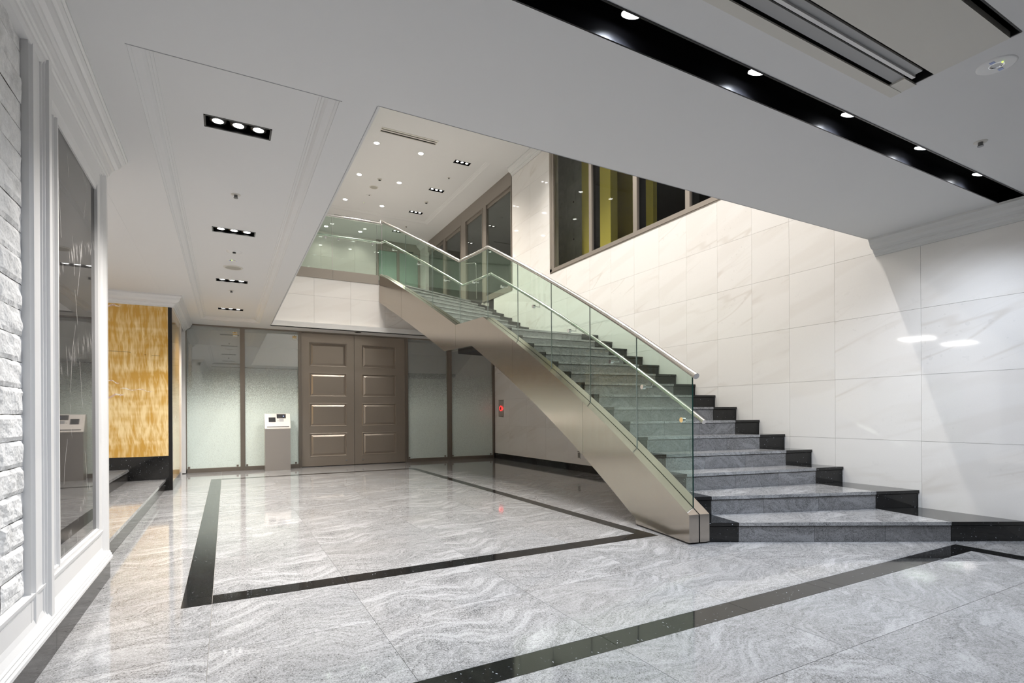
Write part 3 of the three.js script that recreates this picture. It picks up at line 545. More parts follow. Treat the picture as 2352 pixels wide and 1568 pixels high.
// ------------------------------------------------------------------ upper back wall with glass doors
{
  const wu = structure(grp('wall_upper_back')); wu.userData.label = 'far wall of the upper hall with marble panels and frosted glass doors';
  const xs = [XV - 0.1, 1.5, 2.5, 3.488, 4.14], ys = [FL2, 5.775, HU];
  for (let i = 0; i < xs.length - 1; i++) for (let j = 0; j < 2; j++) mesh('marble_panel', box(xs[i] + 0.001, xs[i + 1] - 0.001, ys[j] + 0.001, ys[j + 1] - 0.001, ZUB - 0.02, ZUB, MS, rr(0, 1), rr(0, 1)), M.marble, wu);
  mesh('backing', box(XV - 0.1, XW + 0.2, FL2, HU, ZUB - 0.12, ZUB - 0.03), M.groutWall, wu);
  mesh('header_panel', box(4.14, 5.60, 6.20, HU, ZUB - 0.02, ZUB + 0.03), M.fascia, wu);
  for (const [a, b] of [[4.14, 4.21], [4.79, 4.875], [5.487, 5.60]]) mesh('door_post', box(a, b, FL2, 6.2, ZUB - 0.02, ZUB + 0.03), M.fascia, wu);
  for (const [a, b] of [[4.21, 4.79], [4.875, 5.487]]) { mesh('frosted_pane', box(a, b, FL2 + 0.02, 6.2, ZUB - 0.02, ZUB - 0.01), M.filmPlain, wu); mesh('clear_pane', box(a, b, FL2 + 0.02, 6.2, ZUB - 0.005, ZUB + 0.001), M.paneDark, wu); }
  mesh('corner_column', box(5.56, XW + 0.02, FL2, HU, ZUB, -15.97), M.marble, wu);
  mesh('column_cornice', mould(cornProf, V(5.56, HU, ZUB), V(5.56, HU, -15.97), V(-1, 0, 0)), M.white, wu);
  const oa = tag(mesh('door_operator', [box(5.02, 5.32, 6.225, 6.26, ZUB + 0.03, ZUB + 0.07)], M.blackMetal), 'black sliding door sensor bar above the upper frosted doors', 'sensor');
}

// ------------------------------------------------------------------ curved staircase
const CX = -12.128, CZ = -6.1157, R0 = 16.111, RISE = 0.16, ROUT = R0 - 0.44, RIN = R0 - 0.25, RG = R0 - 0.345;
const pol = (R, th) => [CX + R * Math.cos(th * Math.PI / 180), CZ + R * Math.sin(th * Math.PI / 180)];
const thStep = (k) => k <= 15 ? 12.412 - 1.105 * k : 8.92 - 1.102 * k;
const zR = { 1: -1.766, 2: -2.514, 3: -3.200, 4: -3.532, 5: -3.850, 6: -4.180, 7: -4.503, 8: -4.832, 9: -5.166, 10: -5.515, 11: -5.855, 12: -6.203, 13: -6.565, 14: -6.930, 15: -7.307, 16: -8.93, 17: -9.303, 18: -9.676, 19: -10.050, 20: -10.426, 21: -10.815, 22: -11.205, 23: -11.60, 24: -12.03 };
const lineK = (k) => [pol(RIN, thStep(k)), [XW - 0.001, zR[k]]];
{
  const st = tag(grp('staircase'), 'curved grey granite staircase with black ends and bronze side panels', 'staircase');
  const at = (L, t) => [mix(L[0][0], L[1][0], t), mix(L[0][1], L[1][1], t)];
  const atX = (L, x) => (x - L[0][0]) / (L[1][0] - L[0][0]);
  for (let k = 1; k <= 24; k++) {
    const A = lineK(k), y = RISE * k, last = k === 24;
    let B = last ? null : lineK(k + 1);
    const dirN = (() => { const dx = A[1][0] - A[0][0], dz = A[1][1] - A[0][1], l = Math.hypot(dx, dz); return [dz / l, -dx / l]; })();   // points up the stair (toward -z)
    const off = (p, d) => [p[0] + dirN[0] * d, p[1] + dirN[1] * d];
    if (last) B = [off(A[0], 0.32), off(A[1], 0.32)];
    const tl = 0.25 / Math.hypot(A[1][0] - A[0][0], A[1][1] - A[0][1]) * 1.0, tr = atX(A, k === 1 ? 5.135 : k === 2 ? 5.237 : 5.305);
    const tlB = 0.25 / Math.hypot(B[1][0] - B[0][0], B[1][1] - B[0][1]), trB = atX(B, k === 1 ? 5.237 : 5.305);
    const sh = (k % 2) * 0.10 - 0.05;
    const c1 = mix(tl, tr, 1 / 3 + sh * 0.5), c2 = mix(tl, tr, 2 / 3 + sh * 0.5), c1B = mix(tlB, trB, 1 / 3 + sh * 0.5), c2B = mix(tlB, trB, 2 / 3 + sh * 0.5);
    const cuts = [0, tl, c1, c2, tr, 1], cutsB = [0, tlB, c1B, c2B, trB, 1];
    for (let q = 0; q < 5; q++) {
      const blk = q === 0 || q === 4, e = 0.0006;
      const a0 = at(A, cuts[q] + e), a1 = at(A, cuts[q + 1] - e), b0 = at(B, cutsB[q] + e), b1 = at(B, cutsB[q + 1] - e);
      const cx = Math.min(a0[0], b0[0]), cz = Math.min(a0[1], a1[1], b0[1], b1[1]);
      const bb = [off(b0, 0.02), off(b1, 0.02)];
      mesh('tread', prism([off(a0, 0.0), off(a1, 0.0), bb[1], bb[0]], y - 0.028, y, blk ? 1 : GS, blk ? rnd() : -cx + rr(0.05, 1.1), blk ? rnd() : -cz + rr(0.05, 0.9)), blk ? M.black : M.granite, st);
      mesh('riser', prism([off(a0, 0.010), off(a1, 0.010), off(a1, 0.034), off(a0, 0.034)], y - RISE + 0.001, y - 0.034, blk ? 1 : GS, blk ? rnd() : -cx + rr(0.05, 1.1), blk ? rnd() : -y + rr(0.2, 2)), blk ? M.black : M.graniteShaded, st);
    }
    // solid core behind the stones
    mesh('core', prism([off(A[0], 0.016), off(A[1], 0.016), B[1], B[0]], y - 0.30, y - 0.029), M.groutDark, st);
  }
  // bronze side band in panels; two skins with a slot for the glass
  const yT = (th) => th > -4.63 ? 0.236 + (11.367 - th) * 0.1448 : th > -7.85 ? 2.552 : 2.552 + (-7.85 - th) * 0.1425;
  const yB = (th) => th > 8.43 ? 0.014 : th > -5.97 ? 0.063 + (8.43 - th) * 0.1448 : th > -9.26 ? 2.148 : 2.148 + (-9.26 - th) * 0.1432;
  const sweep = (th0, th1, ra, rb, ft, fb, extra = []) => {
    const ths = [th0]; for (let t = Math.ceil(th0) - 1; t > th1; t -= 0.5) ths.push(t); for (const e of [8.43, 8.4299, -4.63, -5.97, -7.85, -9.26, ...extra]) if (e < th0 - 1e-6 && e > th1 + 1e-6) ths.push(e); ths.push(th1); ths.sort((a, b) => b - a);
    const P = []; const q = (a, b, c, d) => P.push(...a, ...b, ...c, ...a, ...c, ...d);
    const pt = (t, r, top) => { const [x, z] = pol(r, t); return [x, top ? ft(t) : fb(t), z]; };
    for (let i = 0; i < ths.length - 1; i++) {
      const s = ths[i], e = ths[i + 1];
      q(pt(s, ra, 0), pt(s, ra, 1), pt(e, ra, 1), pt(e, ra, 0)); q(pt(s, rb, 0), pt(e, rb, 0), pt(e, rb, 1), pt(s, rb, 1));
      q(pt(s, ra, 1), pt(s, rb, 1), pt(e, rb, 1), pt(e, ra, 1)); q(pt(s, ra, 0), pt(e, ra, 0), pt(e, rb, 0), pt(s, rb, 0));
    }
    q(pt(th0, ra, 0), pt(th0, rb, 0), pt(th0, rb, 1), pt(th0, ra, 1)); q(pt(th1, ra, 0), pt(th1, ra, 1), pt(th1, rb, 1), pt(th1, rb, 0));
    const g = new THREE.BufferGeometry(); g.setAttribute('position', new THREE.Float32BufferAttribute(P, 3)); g.computeVertexNormals(); return planarUV(g, 1);
  };
  const J = [11.367, 4.83, -1.468, -7.85, -14.77, -17.75];
  for (let i = 0; i < J.length - 1; i++) {
    const a = J[i] - (i ? 0.006 : 0), b = J[i + 1] + 0.006;
    mesh('side_panel', sweep(a, b, ROUT, RG - 0.006, yT, yB), M.bronze, st);
    mesh('inner_side_panel', sweep(a, b, RG + 0.006, RIN, yT, yB), M.bronze, st);
  }
  mesh('glass_channel', sweep(11.35, -17.7, RG - 0.0062, RG + 0.0062, (t) => yT(t) - 0.012, (t) => yB(t) + 0.02), M.darkSlot, st);
  mesh('foot_gap', sweep(11.3, 8.5, ROUT + 0.006, RIN - 0.006, () => 0.016, () => 0), M.darkSlot, st);
  // plastered underside
  { const P = []; for (let t = 8; t > -17.7; t -= 0.6) { const s = Math.max(t - 0.6, -17.7), l = (th) => { const k = th > -4.2 ? (12.412 - th) / 1.105 : th > -8.5 ? 15 + (-4.2 - th) / 4.3 : (8.92 - th) / 1.102; const k0 = Math.max(1, Math.min(23, Math.floor(k))), f = Math.min(1, k - k0); return mix(zR[k0], zR[k0 + 1], f); };
      const y0 = yB(t) + 0.03, y1 = yB(s) + 0.03, [x0, z0] = pol(RIN, t), [x1, z1] = pol(RIN, s); P.push(x0, y0, z0, XW, y0, l(t), XW, y1, l(s), x0, y0, z0, XW, y1, l(s), x1, y1, z1); }
    const g = new THREE.BufferGeometry(); g.setAttribute('position', new THREE.Float32BufferAttribute(P, 3)); g.computeVertexNormals(); mesh('soffit', planarUV(g), M.plaster, st); }
  // glass balustrade
  const bl = tag(grp('stair_railing'), 'curved glass railing with round steel handrails on the staircase', 'railing');
  const yH = (th) => th > -4.61 ? 1.352 + (11.218 - th) * 0.1448 : th > -7.87 ? 3.638 : 3.638 + (-7.87 - th) * 0.1425;
  const E = [11.09, 8.06, 4.88, 1.703, -1.466, -4.65, -7.86, -11.25, -14.72, -17.86];
  for (let i = 0; i < E.length - 1; i++) {
    const a = E[i], b = E[i + 1];
    const gp = mesh('glass_panel', sweep(a - 0.012, b + 0.012, RG - 0.005, RG + 0.005, (t) => yH(t) - 0.005, (t) => yT(t) - 0.01), M.glass, bl);
    mesh('edge', sweep(a, a - 0.012, RG - 0.005, RG + 0.005, (t) => yH(t) - 0.01, (t) => yT(t) - 0.01), i ? M.glassEdge : M.glassEndEdge, gp);
    if (i < E.length - 2) mesh('edge', sweep(b + 0.012, b, RG - 0.005, RG + 0.005, (t) => yH(t) - 0.01, (t) => yT(t) - 0.01), M.glassEdge, gp);
  }
  const path = (R, f, t0, t1, br) => { const ts = [t0]; for (let t = Math.floor(t0); t > t1; t -= 0.5) ts.push(t); ts.push(...br, t1); ts.sort((a, b) => b - a); return ts.filter((t, i) => !i || ts[i - 1] - t > 0.02).map(t => { const [x, z] = pol(R, t); return [x, f(t), z]; }); };
  const top = path(RG, yH, 11.27, -18.0, [-4.61, -7.87]); top.push([2.84, 5.012, ZFA]);
  mesh('handrail', tube(top, 0.026), M.steel, bl);
  const yI = (th) => th > -4.85 ? 0.975 + (11.15 - th) * 0.1425 : th > -8.1 ? 3.255 : 3.255 + (-8.1 - th) * 0.1447;
  const inn = path(R0 - 0.25, yI, 11.15, -18.0, [-4.85, -8.1]); inn.push([2.862, 4.645, ZFA - 0.10]);
  mesh('inner_handrail', tube(inn, 0.019), M.steel, bl);
  for (const t of [10.6, 8.45, 6.4, 3.24, 0.08, -3.1, -6.24, -9.67, -13.09, -16.42]) {
    const y = yI(t) - 0.062, [x0, z0] = pol(RG - 0.016, t), [x1, z1] = pol(RG + 0.006, t), [x2, z2] = pol(R0 - 0.25, t), br = mesh('rail_bracket', [tube([[x0, y, z0], [x1 + 0.012, y, z1]], 0.022, 18), tube([[x1, y, z1], [x2, y, z2], [x2, yI(t) - 0.014, z2]], 0.006, 8)], M.chrome, bl);
  }
  // level railing on the upper edge
  const ul = tag(grp('landing_railing'), 'straight glass railing with steel handrail along the upper floor edge', 'railing');
  for (const [a, b] of [[XV, 1.872], [1.880, 2.765], [2.773, 2.86]]) {
    const gp = mesh('glass_panel', box(a, b, 3.93, 4.99, ZFA - 0.03, ZFA - 0.02), M.glass, ul);
    mesh('edge', [box(b - 0.004, b, 3.93, 4.99, ZFA - 0.031, ZFA - 0.019)], M.glassEdge, gp);
  }
  mesh('handrail', tube([[XV + 0.01, 5.012, ZFA], [2.835, 5.012, ZFA]], 0.026), M.steel, ul);
  mesh('inner_handrail', tube([[XV + 0.01, 4.645, ZFA - 0.10], [2.855, 4.645, ZFA - 0.10]], 0.019), M.steel, ul);
  for (const x of [1.75, 2.0, 2.68]) mesh('rail_bracket', [tube([[x, 4.57, ZFA - 0.012], [x, 4.57, ZFA - 0.05]], 0.022, 18), tube([[x, 4.57, ZFA - 0.03], [x, 4.57, ZFA - 0.10], [x, 4.635, ZFA - 0.10]], 0.006, 8)], M.chrome, ul);
}

// ------------------------------------------------------------------ lamps
function tripleLamp(x, y, z, label, group, w = tripW, d = tripD, col = NEUT, cd = LAMP.tray, aim = 0) {
  const t = tag(grp('triple_spotlight'), label, 'spotlight', group); t.position.set(x, y, z);
  const hw = w / 2, hd = d / 2, dp = 0.075, k = 0.010;
  mesh('housing', [box(-hw, hw, dp, dp + 0.005, -hd, hd), box(-hw, -hw + k, -0.002, dp, -hd, hd), box(hw - k, hw, -0.002, dp, -hd, hd), box(-hw, hw, -0.002, dp, -hd, -hd + k), box(-hw, hw, -0.002, dp, hd - k, hd)], M.blackRecess, t);
  for (let i = -1; i <= 1; i++) {
    const cx = i * w * 0.30;
    const gim = mesh('gimbal', [lathe([[0.030, 0.010], [0.044, 0.012], [0.046, 0.026], [0.050, 0.028], [0.052, 0.040], [0.052, 0.075]], cx, 0, 0, 28)], M.blackMetal, t);
    mesh('lens', cyl(cx, 0.014, 0, 0.030, 0.006, 28), M.glowWarm, gim);
    const l = spot(cx, 0.006, 0, col, cd, 62, cx, -3, aim, 0.9); t.add(l, l.target);
  }
  return t;
}
{
  const lab = ['three-lamp black recessed spotlight nearest the viewer in the white ceiling tray', 'second three-lamp recessed spotlight in the tray, before the round speaker', 'third three-lamp recessed spotlight in the tray, beyond the round speaker', 'farthest three-lamp recessed spotlight in the tray, close to the frosted glass'];
  triplesLow.forEach(([x, z], i) => tripleLamp(x, HT, z, lab[i], 'tray spotlights'));
  const lab2 = ['upper three-lamp spotlight nearest the air slot, above the stairs', 'middle three-lamp spotlight of the upper ceiling tray', 'three-lamp spotlight in the far corner of the upper tray', 'three-lamp spotlight seen through the glass railing beyond the upper tray'];
  upTriples.forEach(([x, z], i) => i < 3 ? tripleLamp(x * kU, HU + 0.03, z * kU, lab2[i], 'upper spotlights', 0.37, 0.148, UPWARM, LAMP.upTriple) : tripleLamp(x, HU, z, lab2[i], 'upper spotlights', 0.37, 0.148, UPWARM, LAMP.upTriple * 0.4));
  const lab3 = ['upper round downlight in the row nearest the air slot, left one', 'upper round downlight in the row nearest the air slot, right one', 'upper round downlight in the middle row, left one', 'upper round downlight in the middle row, right one', 'upper round downlight in the far tray row, left one', 'upper round downlight in the far tray row, right one', 'round downlight by the far upper marble wall, left one', 'round downlight by the far upper marble wall, right one'];
  upDown.forEach(([x, z], i) => {
    const tr = i < 6, y = tr ? HU + 0.03 : HU, k = tr ? kU : 1;
    const t = tag(grp('round_downlight'), lab3[i], 'downlight', 'upper round downlights'); t.position.set(x * k, y, z * k);
    mesh('trim_ring', lathe([[0.052, 0.004], [0.054, -0.008], [0.070, -0.006], [0.074, 0.001]], 0, 0, 0, 30), M.white, t);
    mesh('lens', cyl(0, -0.004, 0, 0.052, 0.008, 28), M.glowWarm, t);
    const l = spot(0, -0.014, 0, UPWARM, tr ? LAMP.up : LAMP.up * 0.12, 66, 0, -4, 0, 0.8, 3); t.add(l, l.target);
  });
  // rows further forward in the stairwell ceiling: they cast the shadow edges of the beam on the near marble wall
  [[-4.07, 'nearest the beam'], [-6.2, 'in the middle'], [-8.35, 'before the air slot']].forEach(([z, where]) => {
    [[2.69, 'left'], [3.617, 'right']].forEach(([x, side]) => {
      const t = tag(grp('round_downlight'), 'hidden stairwell downlight in the row ' + where + ', ' + side + ' one', 'downlight', 'upper round downlights'); t.position.set(x, HU, z);
      mesh('trim_ring', lathe([[0.052, 0.004], [0.054, -0.008], [0.070, -0.006], [0.074, 0.001]], 0, 0, 0, 30), M.white, t); mesh('lens', cyl(0, -0.004, 0, 0.052, 0.008, 28), M.glowWarm, t);
      const l = spot(0, -0.014, 0, WARM, LAMP.well, 68, 0, -4, 0, 0.8, 3); t.add(l, l.target);
    });
    tripleLamp(4.546, HU, z, 'hidden stairwell three-lamp spotlight in the row ' + where, 'upper spotlights', 0.37, 0.148, WARM, LAMP.wellTriple);
  });
}
// black light slot with tilted spots
{
  const sl = tag(grp('light_slot'), 'long black recessed light channel crossing the near ceiling', 'light channel');
  const x0 = -0.45, x1 = XW - 0.14, z0 = slotZ[1], z1 = slotZ[0], top = HC + 0.17;
  mesh('channel', [box(x0, x1, top, top + 0.01, z0, z1), box(x0, x1, HC - 0.004, top, z0 - 0.004, z0 + 0.004), box(x0, x1, HC - 0.004, top, z1 - 0.004, z1 + 0.004), box(x0 - 0.004, x0, HC, top, z0, z1), box(x1, x1 + 0.004, HC, top, z0, z1)], M.blackRecess, sl);
  mesh('inner_rail', [box(x0, x1, HC + 0.03, HC + 0.034, z1 - 0.03, z1 - 0.004), box(x0, x1, HC + 0.09, HC + 0.093, z1 - 0.012, z1 - 0.004)], M.blackMetal, sl);
  const labs = ['slot spotlight nearest the left end of the visible black channel', 'second slot spotlight from the left in the black ceiling channel', 'middle slot spotlight of the five in the black ceiling channel', 'second slot spotlight from the marble wall in the black channel', 'slot spotlight nearest the marble wall in the black channel'];
  [0.73, 1.56, 2.39, 3.21, 4.043, 4.866].forEach((x, i) => {
    const t = tag(grp('slot_spotlight'), i ? labs[i - 1] : 'slot spotlight just outside the picture above the viewer', 'spotlight', 'spotlights in the black channel'); t.position.set(x, HC + 0.045, -1.772);
    const g = grp('lamp_head', t); g.rotation.x = 0.30;
    mesh('reflector', lathe([[0.016, 0.05], [0.034, 0.028], [0.042, 0.0], [0.045, 0.0], [0.036, 0.05], [0.02, 0.085]], 0, 0, 0, 28), M.chrome, g);
    mesh('lens', cyl(0, 0.004, 0, 0.038, 0.01, 24), M.glowCool, g);
    mesh('bracket', box(-0.006, 0.006, 0.06, 0.12, -0.006, 0.006), M.blackMetal, g);
    const l = spot(0, -0.004, 0, COOL, LAMP.slot, 68, 0, -2.7, -0.55, 1.0, 1.6); t.add(l, l.target);
  });
}
// side hall ceiling panels
[[-2.7, -6.25, 'square LED panel over the side hall, nearer the lobby'], [-4.58, -6.2, 'square LED panel deeper in the side hall']].forEach(([x, z, lab]) => {
  const t = tag(grp('ceiling_panel_light'), lab, 'panel light', 'side hall panels'); t.position.set(x, HC, z);
  mesh('frame', [box(-0.31, 0.31, -0.012, 0, -0.31, -0.295), box(-0.31, 0.31, -0.012, 0, 0.295, 0.31), box(-0.31, -0.295, -0.012, 0, -0.31, 0.31), box(0.295, 0.31, -0.012, 0, -0.31, 0.31)], M.white, t);
  mesh('diffuser', box(-0.295, 0.295, -0.010, -0.002, -0.295, 0.295), M.glowPanel, t);
  const l = new THREE.RectAreaLight(NEUT, LAMP.alcove, 0.58, 0.58); l.name = 'panel_area_light'; l.position.set(0, -0.016, 0); l.rotation.x = -Math.PI / 2; t.add(l);
});

// ------------------------------------------------------------------ small ceiling fittings
const rose = (name, x, y, z, prof, mat, parts, label, cat, group) => { const t = tag(grp(name), label, cat, group); t.position.set(x, y, z); mesh('plate', lathe(prof, 0, 0, 0, 32), mat, t); parts(t); return t; };
const sprinkler = (x, y, z, label) => rose('sprinkler', x, y, z, [[0, -0.004], [0.012, -0.004], [0.034, -0.003], [0.036, 0.001]], M.cream, (t) => { mesh('head', [cyl(0, -0.012, 0, 0.013, 0.02, 16), cyl(0, -0.026, 0, 0.016, 0.004, 16), box(-0.002, 0.002, -0.026, -0.01, -0.012, 0.012)], M.gunmetal, t); }, label, 'sprinkler', 'ceiling sprinklers');
sprinkler(0.073 * upK, HT, -4.557 * upK, 'chrome sprinkler head between the first and second tray spotlights');
sprinkler(0.070 * upK, HT, -8.08 * upK, 'chrome sprinkler head between the third and fourth tray spotlights');
sprinkler(4.176, HC, -1.512, 'chrome sprinkler head in the near ceiling right of the black channel');
sprinkler(4.558 * kU, HU + 0.03, -11.423 * kU, 'sprinkler between two three-lamp spotlights of the upper tray');
sprinkler(4.634, HU, -14.965, 'sprinkler on the upper ceiling just beyond the tray corner');
const detector = (x, y, z, label) => rose('smoke_detector', x, y, z, [[0, -0.032], [0.022, -0.032], [0.036, -0.024], [0.042, -0.010], [0.050, -0.008], [0.052, 0]], M.cream, (t) => { mesh('sensor_ring', lathe([[0.018, -0.030], [0.032, -0.024], [0.03, -0.034], [0.018, -0.038], [0, -0.038]], 0, 0, 0, 24), M.darkSlot, t); }, label, 'detector', 'upper smoke detectors');
detector(3.161 * kU, HU + 0.03, -12.231 * kU, 'beige smoke detector between the middle round upper downlights'); detector(4.562 * kU, HU + 0.03, -13.007 * kU, 'beige smoke detector between two upper three-lamp spotlights');
const speaker = (x, y, z, r, label) => rose('ceiling_speaker', x, y, z, [[r * 0.8, -0.002], [r * 0.82, -0.008], [r * 0.96, -0.006], [r, 0]], M.cream, (t) => { mesh('grille', cyl(0, -0.003, 0, r * 0.81, 0.006, 36), M.grille, t); }, label, 'speaker');
speaker(0.079 * upK, HT, -6.815 * upK, 0.105, 'round beige speaker in the lower ceiling tray'); speaker(3.15 * kU, HU + 0.03, -12.742 * kU, 0.105, 'round beige speaker in the upper ceiling tray');
const domeLamp = (x, y, z, r, label) => rose('motion_sensor', x, y, z, [[0, -0.020], [r * 0.5, -0.018], [r * 0.85, -0.010], [r, 0]], M.white, (t) => { mesh('eye', cyl(0, -0.020, r * 0.45, 0.016, 0.010, 18), M.darkSlot, t); }, label, 'sensor');
domeLamp(0.081 * upK, HT, -6.154 * upK, 0.074, 'white domed sensor with a black eye beside the lower speaker'); domeLamp(3.153 * kU, HU + 0.03, -13.24 * kU, 0.066, 'white domed sensor with a black eye beside the upper speaker');
const emerg = (x, y, z, r, label) => rose('emergency_light', x, y, z, [[0.03, -0.003], [r * 0.9, -0.005], [r, 0]], M.white, (t) => {
  mesh('reflector', lathe([[0, 0.014], [0.014, 0.01], [0.024, -0.004], [0.03, -0.003]], 0, 0, 0, 24), M.chrome, t);
  for (const s of [-1, 1]) mesh('marking', box(s * r * 0.6 - r * 0.13, s * r * 0.6 + r * 0.13, -0.0058, -0.0046, -r * 0.12, r * 0.12), S(0.38, 0.45, 0.72, 0.5), t);
  mesh('indicator', cyl(-r * 0.2, -0.006, r * 0.36, 0.004, 0.003, 10), glow(new THREE.Color().setRGB(0.5, 0.9, 0.1), 1.5), t);
}, label, 'emergency light');
emerg(0.073 * upK, HT, -6.501 * upK, 0.058, 'small flat emergency light between dome sensor and lower speaker'); emerg(3.32, HC, -1.138, 0.078, 'round white emergency light in the near ceiling corner'); emerg(3.155 * kU, HU + 0.03, -13.789 * kU, 0.05, 'tiny emergency light between the far upper round downlights');
{ // hole above the doors
  const t = tag(mesh('door_sensor', [lathe([[0, 0.03], [0.055, 0.03], [0.06, 0], [0.066, -0.003], [0.070, 0]], 2.385, HC, -11.03, 30)], M.darkSlot), 'black round recess in the ceiling above the double doors', 'ceiling recess');
}
{ // slot diffusers in the upper ceiling
  const d = tag(grp('air_diffuser'), 'cream twin-slot air diffuser at the front of the upper ceiling', 'air diffuser');
  const x0 = 2.633, x1 = 3.77, z0 = -10.172, z1 = -9.985; mesh('plenum_box', [box(x0, x1, HU + 0.07, HU + 0.08, z0, z1), box(x0, x1, HU, HU + 0.08, z0, z0 + 0.004), box(x0, x1, HU, HU + 0.08, z1 - 0.004, z1)], M.darkSlot, d);
  for (const [a, b] of [[z0, z0 + 0.022], [-10.10, -10.062], [z1 - 0.045, z1]]) mesh('blade', box(x0, x1, HU - 0.006, HU + 0.006, a, b), M.cream, d);
  for (const [a, b] of [[x0, x0 + 0.012], [x1 - 0.012, x1]]) mesh('end_cap', box(a, b, HU - 0.005, HU + 0.02, z0, z1), M.cream, d);
  const e = tag(mesh('air_slot', [box(2.61, 3.89, HU + 0.05, HU + 0.06, -15.03, -14.96), box(2.61, 3.89, HU, HU + 0.06, -15.032, -15.026), box(2.61, 3.89, HU, HU + 0.06, -14.964, -14.958)], M.darkSlot), 'thin black air slot behind the upper handrail', 'air diffuser');
}
{ // ceiling cassette air conditioner, near right
  const a = tag(grp('air_conditioner'), 'cream ceiling cassette air conditioner with grey louvers at top right', 'air conditioner');
  const { x0, x1, z0, z1 } = AC; const y = HC;
  mesh('recess', [box(x0, x1, y + 0.12, y + 0.13, z0, z1), box(x0, x1, y, y + 0.12, z0 - 0.004, z0 + 0.004), box(x0, x1, y, y + 0.12, z1 - 0.004, z1 + 0.004), box(x1 - 0.004, x1 + 0.004, y, y + 0.12, z0, z1), box(x0 - 0.004, x0 + 0.004, y, y + 0.12, z0, z1)], M.darkSlot, a);
  mesh('frame', [box(x0 - 0.03, x1 + 0.012, y - 0.008, y, z0 - 0.045, z0 + 0.006), box(x1 - 0.10, x1 + 0.012, y - 0.006, y + 0.004, z0, z0 + 0.075)], M.cream, a);
  const curve = (zc0, w, h, yy) => { const g = new THREE.CylinderGeometry(w, w, x1 - x0 - 0.13, 20, 1, true, -0.9, 1.8); g.rotateZ(Math.PI / 2); g.scale(1, h, 1); g.translate((x0 + x1 - 0.06) / 2 - 0.03, yy, zc0); return g; };
  mesh('louver', box(x0, x1 - 0.10, y + 0.004, y + 0.012, z0 + 0.018, z0 + 0.072), M.louver, a);
  mesh('louver_edge', box(x0, x1 - 0.06, y - 0.004, y + 0.010, z0 + 0.088, z0 + 0.104), M.white, a);
  mesh('louver', box(x0, x1 - 0.07, y + 0.006, y + 0.016, z0 + 0.104, z0 + 0.140), M.louver, a);
  mesh('grille_panel', box(x0, x1 - 0.012, y - 0.010, y + 0.02, z0 + 0.165, z1 - 0.035), M.cream, a);
}

// ------------------------------------------------------------------ small things on the walls and the kiosk
{
  const k = tag(grp('access_kiosk'), 'slim brushed metal kiosk with sloped reader panel before the frosted glass', 'kiosk'); k.position.set(0.866, 0, -10.99);
  const w = 0.222;
  mesh('body', box(-w, w, 0, 0.785, -0.26, 0), M.steelSatin, k);
  const h = grp('reader_head', k), P = [];
  const pr = [[0.002, 0.787], [0.002, 0.80], [-0.150, 1.083], [-0.24, 1.083], [-0.262, 0.787]];
  const sh = new THREE.Shape(pr.map(q => new THREE.Vector2(q[0], q[1]))), g = new THREE.ExtrudeGeometry(sh, { depth: 2 * w + 0.008, bevelEnabled: false }); g.rotateY(-Math.PI / 2); g.translate(w + 0.004, 0, 0);
  g.applyMatrix4(new THREE.Matrix4());
  mesh('case', planarUV(g), S(0.66, 0.62, 0.57, 0.35, 0.4), h);
  // the sloped face: u along x, v up the slope
  const n = V(0, 0.152, 0.283).normalize(), up = V(0, 0.283, -0.152).normalize(), o = V(0, 0.80, 0.002);
  const on = (x0, x1, v0, v1, t, mat, name) => { const b = box(x0, x1, v0, v1, 0, t); b.applyMatrix4(new THREE.Matrix4().makeBasis(V(1, 0, 0), up, n).setPosition(o.x, o.y, o.z)); return mesh(name, b, mat, h); };
  on(-0.195, 0.205, 0.018, 0.31, 0.004, S(0.70, 0.655, 0.61, 0.35, 0.3), 'face_plate');
  on(-0.155, -0.035, 0.135, 0.235, 0.008, M.blackMetal, 'card_reader'); on(-0.012, 0.15, 0.215, 0.305, 0.008, M.blackMetal, 'display'); on(0.005, 0.06, 0.228, 0.258, 0.0088, S(0.06, 0.06, 0.065, 0.2), 'screen'); on(0.10, 0.115, 0.250, 0.268, 0.009, glow(new THREE.Color().setRGB(0.35, 0.45, 1), 1.6), 'indicator');
  on(0.03, 0.11, 0.142, 0.205, 0.0046, S(0.45, 0.45, 0.46, 0.6), 'notice_label'); on(-0.19, 0.20, 0.026, 0.040, 0.0048, M.darkSlot, 'slot');
  const c = cyl(0, 0, 0, 0.005, 0.006, 12); c.rotateX(Math.PI / 2); c.applyMatrix4(new THREE.Matrix4().makeBasis(V(1, 0, 0), up, n)); c.translate(o.x + 0.008, o.y + up.y * 0.16 + n.y * 0.005, o.z + up.z * 0.16 + n.z * 0.005); mesh('key_lock', c, M.chrome, h);
}
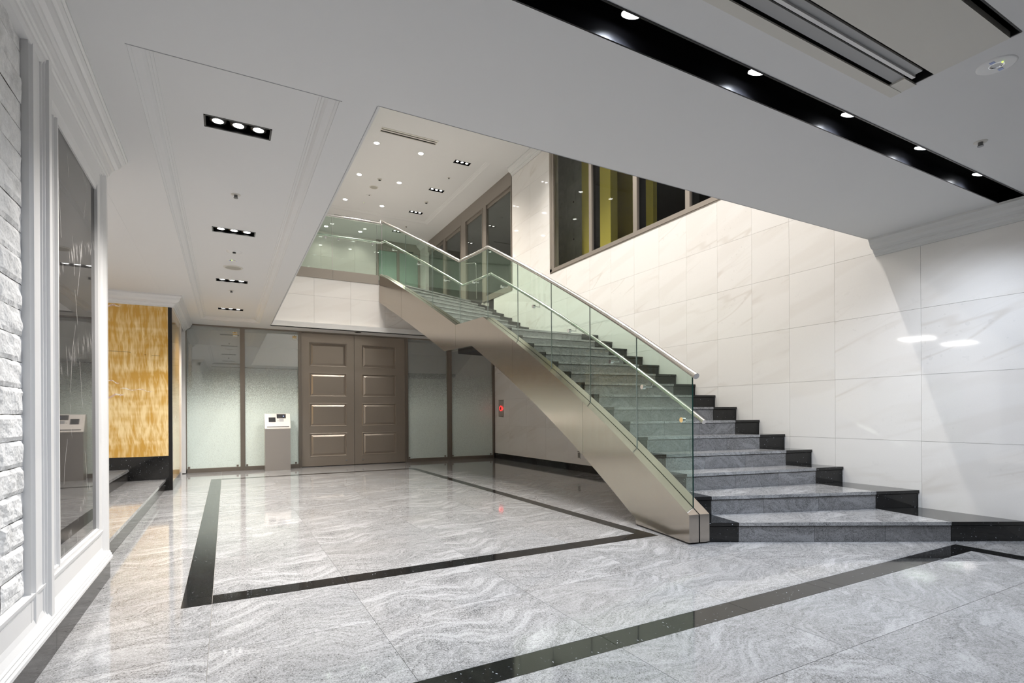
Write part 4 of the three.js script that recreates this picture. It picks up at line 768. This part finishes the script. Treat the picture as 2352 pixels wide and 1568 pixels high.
{
  const b = tag(grp('call_button'), 'narrow lift call plate with glowing red ring on the marble wall', 'call button'); b.position.set(XW, 1.18, -10.98);
  mesh('plate', box(-0.010, 0, -0.20, 0.20, -0.125, 0.125), M.steelSatin, b); mesh('plate_joint', [box(-0.011, 0, -0.190, -0.184, -0.12, 0.10), box(-0.011, 0, 0.184, 0.190, -0.12, 0.10)], M.darkSlot, b);
  const tor = new THREE.TorusGeometry(0.050, 0.014, 12, 36); tor.rotateY(Math.PI / 2); tor.translate(-0.014, 0.0, 0.0); mesh('lit_ring', tor, glow(new THREE.Color().setRGB(1, 0.03, 0.03), 1.3), b);
  const bt = cyl(0, 0, 0, 0.038, 0.012, 26); bt.rotateZ(Math.PI / 2); bt.translate(-0.014, 0, 0); mesh('button', bt, M.blackMetal, b);
  const l = new THREE.PointLight(new THREE.Color().setRGB(1, 0.05, 0.04), 0.004); l.position.set(-0.06, 0, 0); l.castShadow = true; l.name = 'ring_light'; b.add(l);
}
{
  const o = tag(grp('wall_outlet'), 'small beige outlet box low on the marble wall behind the stair panel', 'outlet'); o.position.set(XW, 0.29, -7.884);
  mesh('plate', box(-0.014, 0, -0.06, 0.06, -0.035, 0.035), M.cream, o); mesh('cover', box(-0.022, -0.014, -0.045, 0.045, -0.02, 0.03), S(0.2, 0.19, 0.17, 0.4), o); mesh('top_clip', box(-0.016, 0, 0.062, 0.072, -0.04, 0.04), M.darkSlot, o);
}
function sticker(x, y, label) {
  const c = document.createElement('canvas'); c.width = 128; c.height = 160; const q = c.getContext('2d');
  q.fillStyle = '#dfe2de'; q.fillRect(0, 0, 128, 160); q.fillStyle = '#c9a24a'; q.fillRect(0, 22, 128, 26); q.fillRect(0, 74, 128, 24); q.fillStyle = '#8a7a50'; q.beginPath(); q.arc(64, 14, 14, 0, 7); q.fill();
  q.fillStyle = '#70757a'; for (let i = 0; i < 5; i++) q.fillRect(14 + i * 20, 54, 14, 8); q.fillStyle = '#333'; q.fillRect(104, 112, 14, 14); q.fillRect(70, 114, 14, 10);
  const t = new THREE.CanvasTexture(c); t.colorSpace = THREE.SRGBColorSpace;
  const g = new THREE.BoxGeometry(0.078, 0.092, 0.001); g.translate(x, y, ZB - 0.002);
  tag(mesh('glass_sticker', g, new THREE.MeshStandardMaterial({ map: t, roughness: 0.6 })), label, 'sticker', 'stickers on the partition glass');
}
sticker(0.155, 2.60, 'gold and white sticker at the top of the leftmost frosted pane'); sticker(1.21, 2.60, 'gold and white sticker at the top of the pane behind the kiosk');

scene.traverse((o) => { if (o.isMesh) { o.castShadow = true; o.receiveShadow = true; } });
renderer.render(scene, camera);
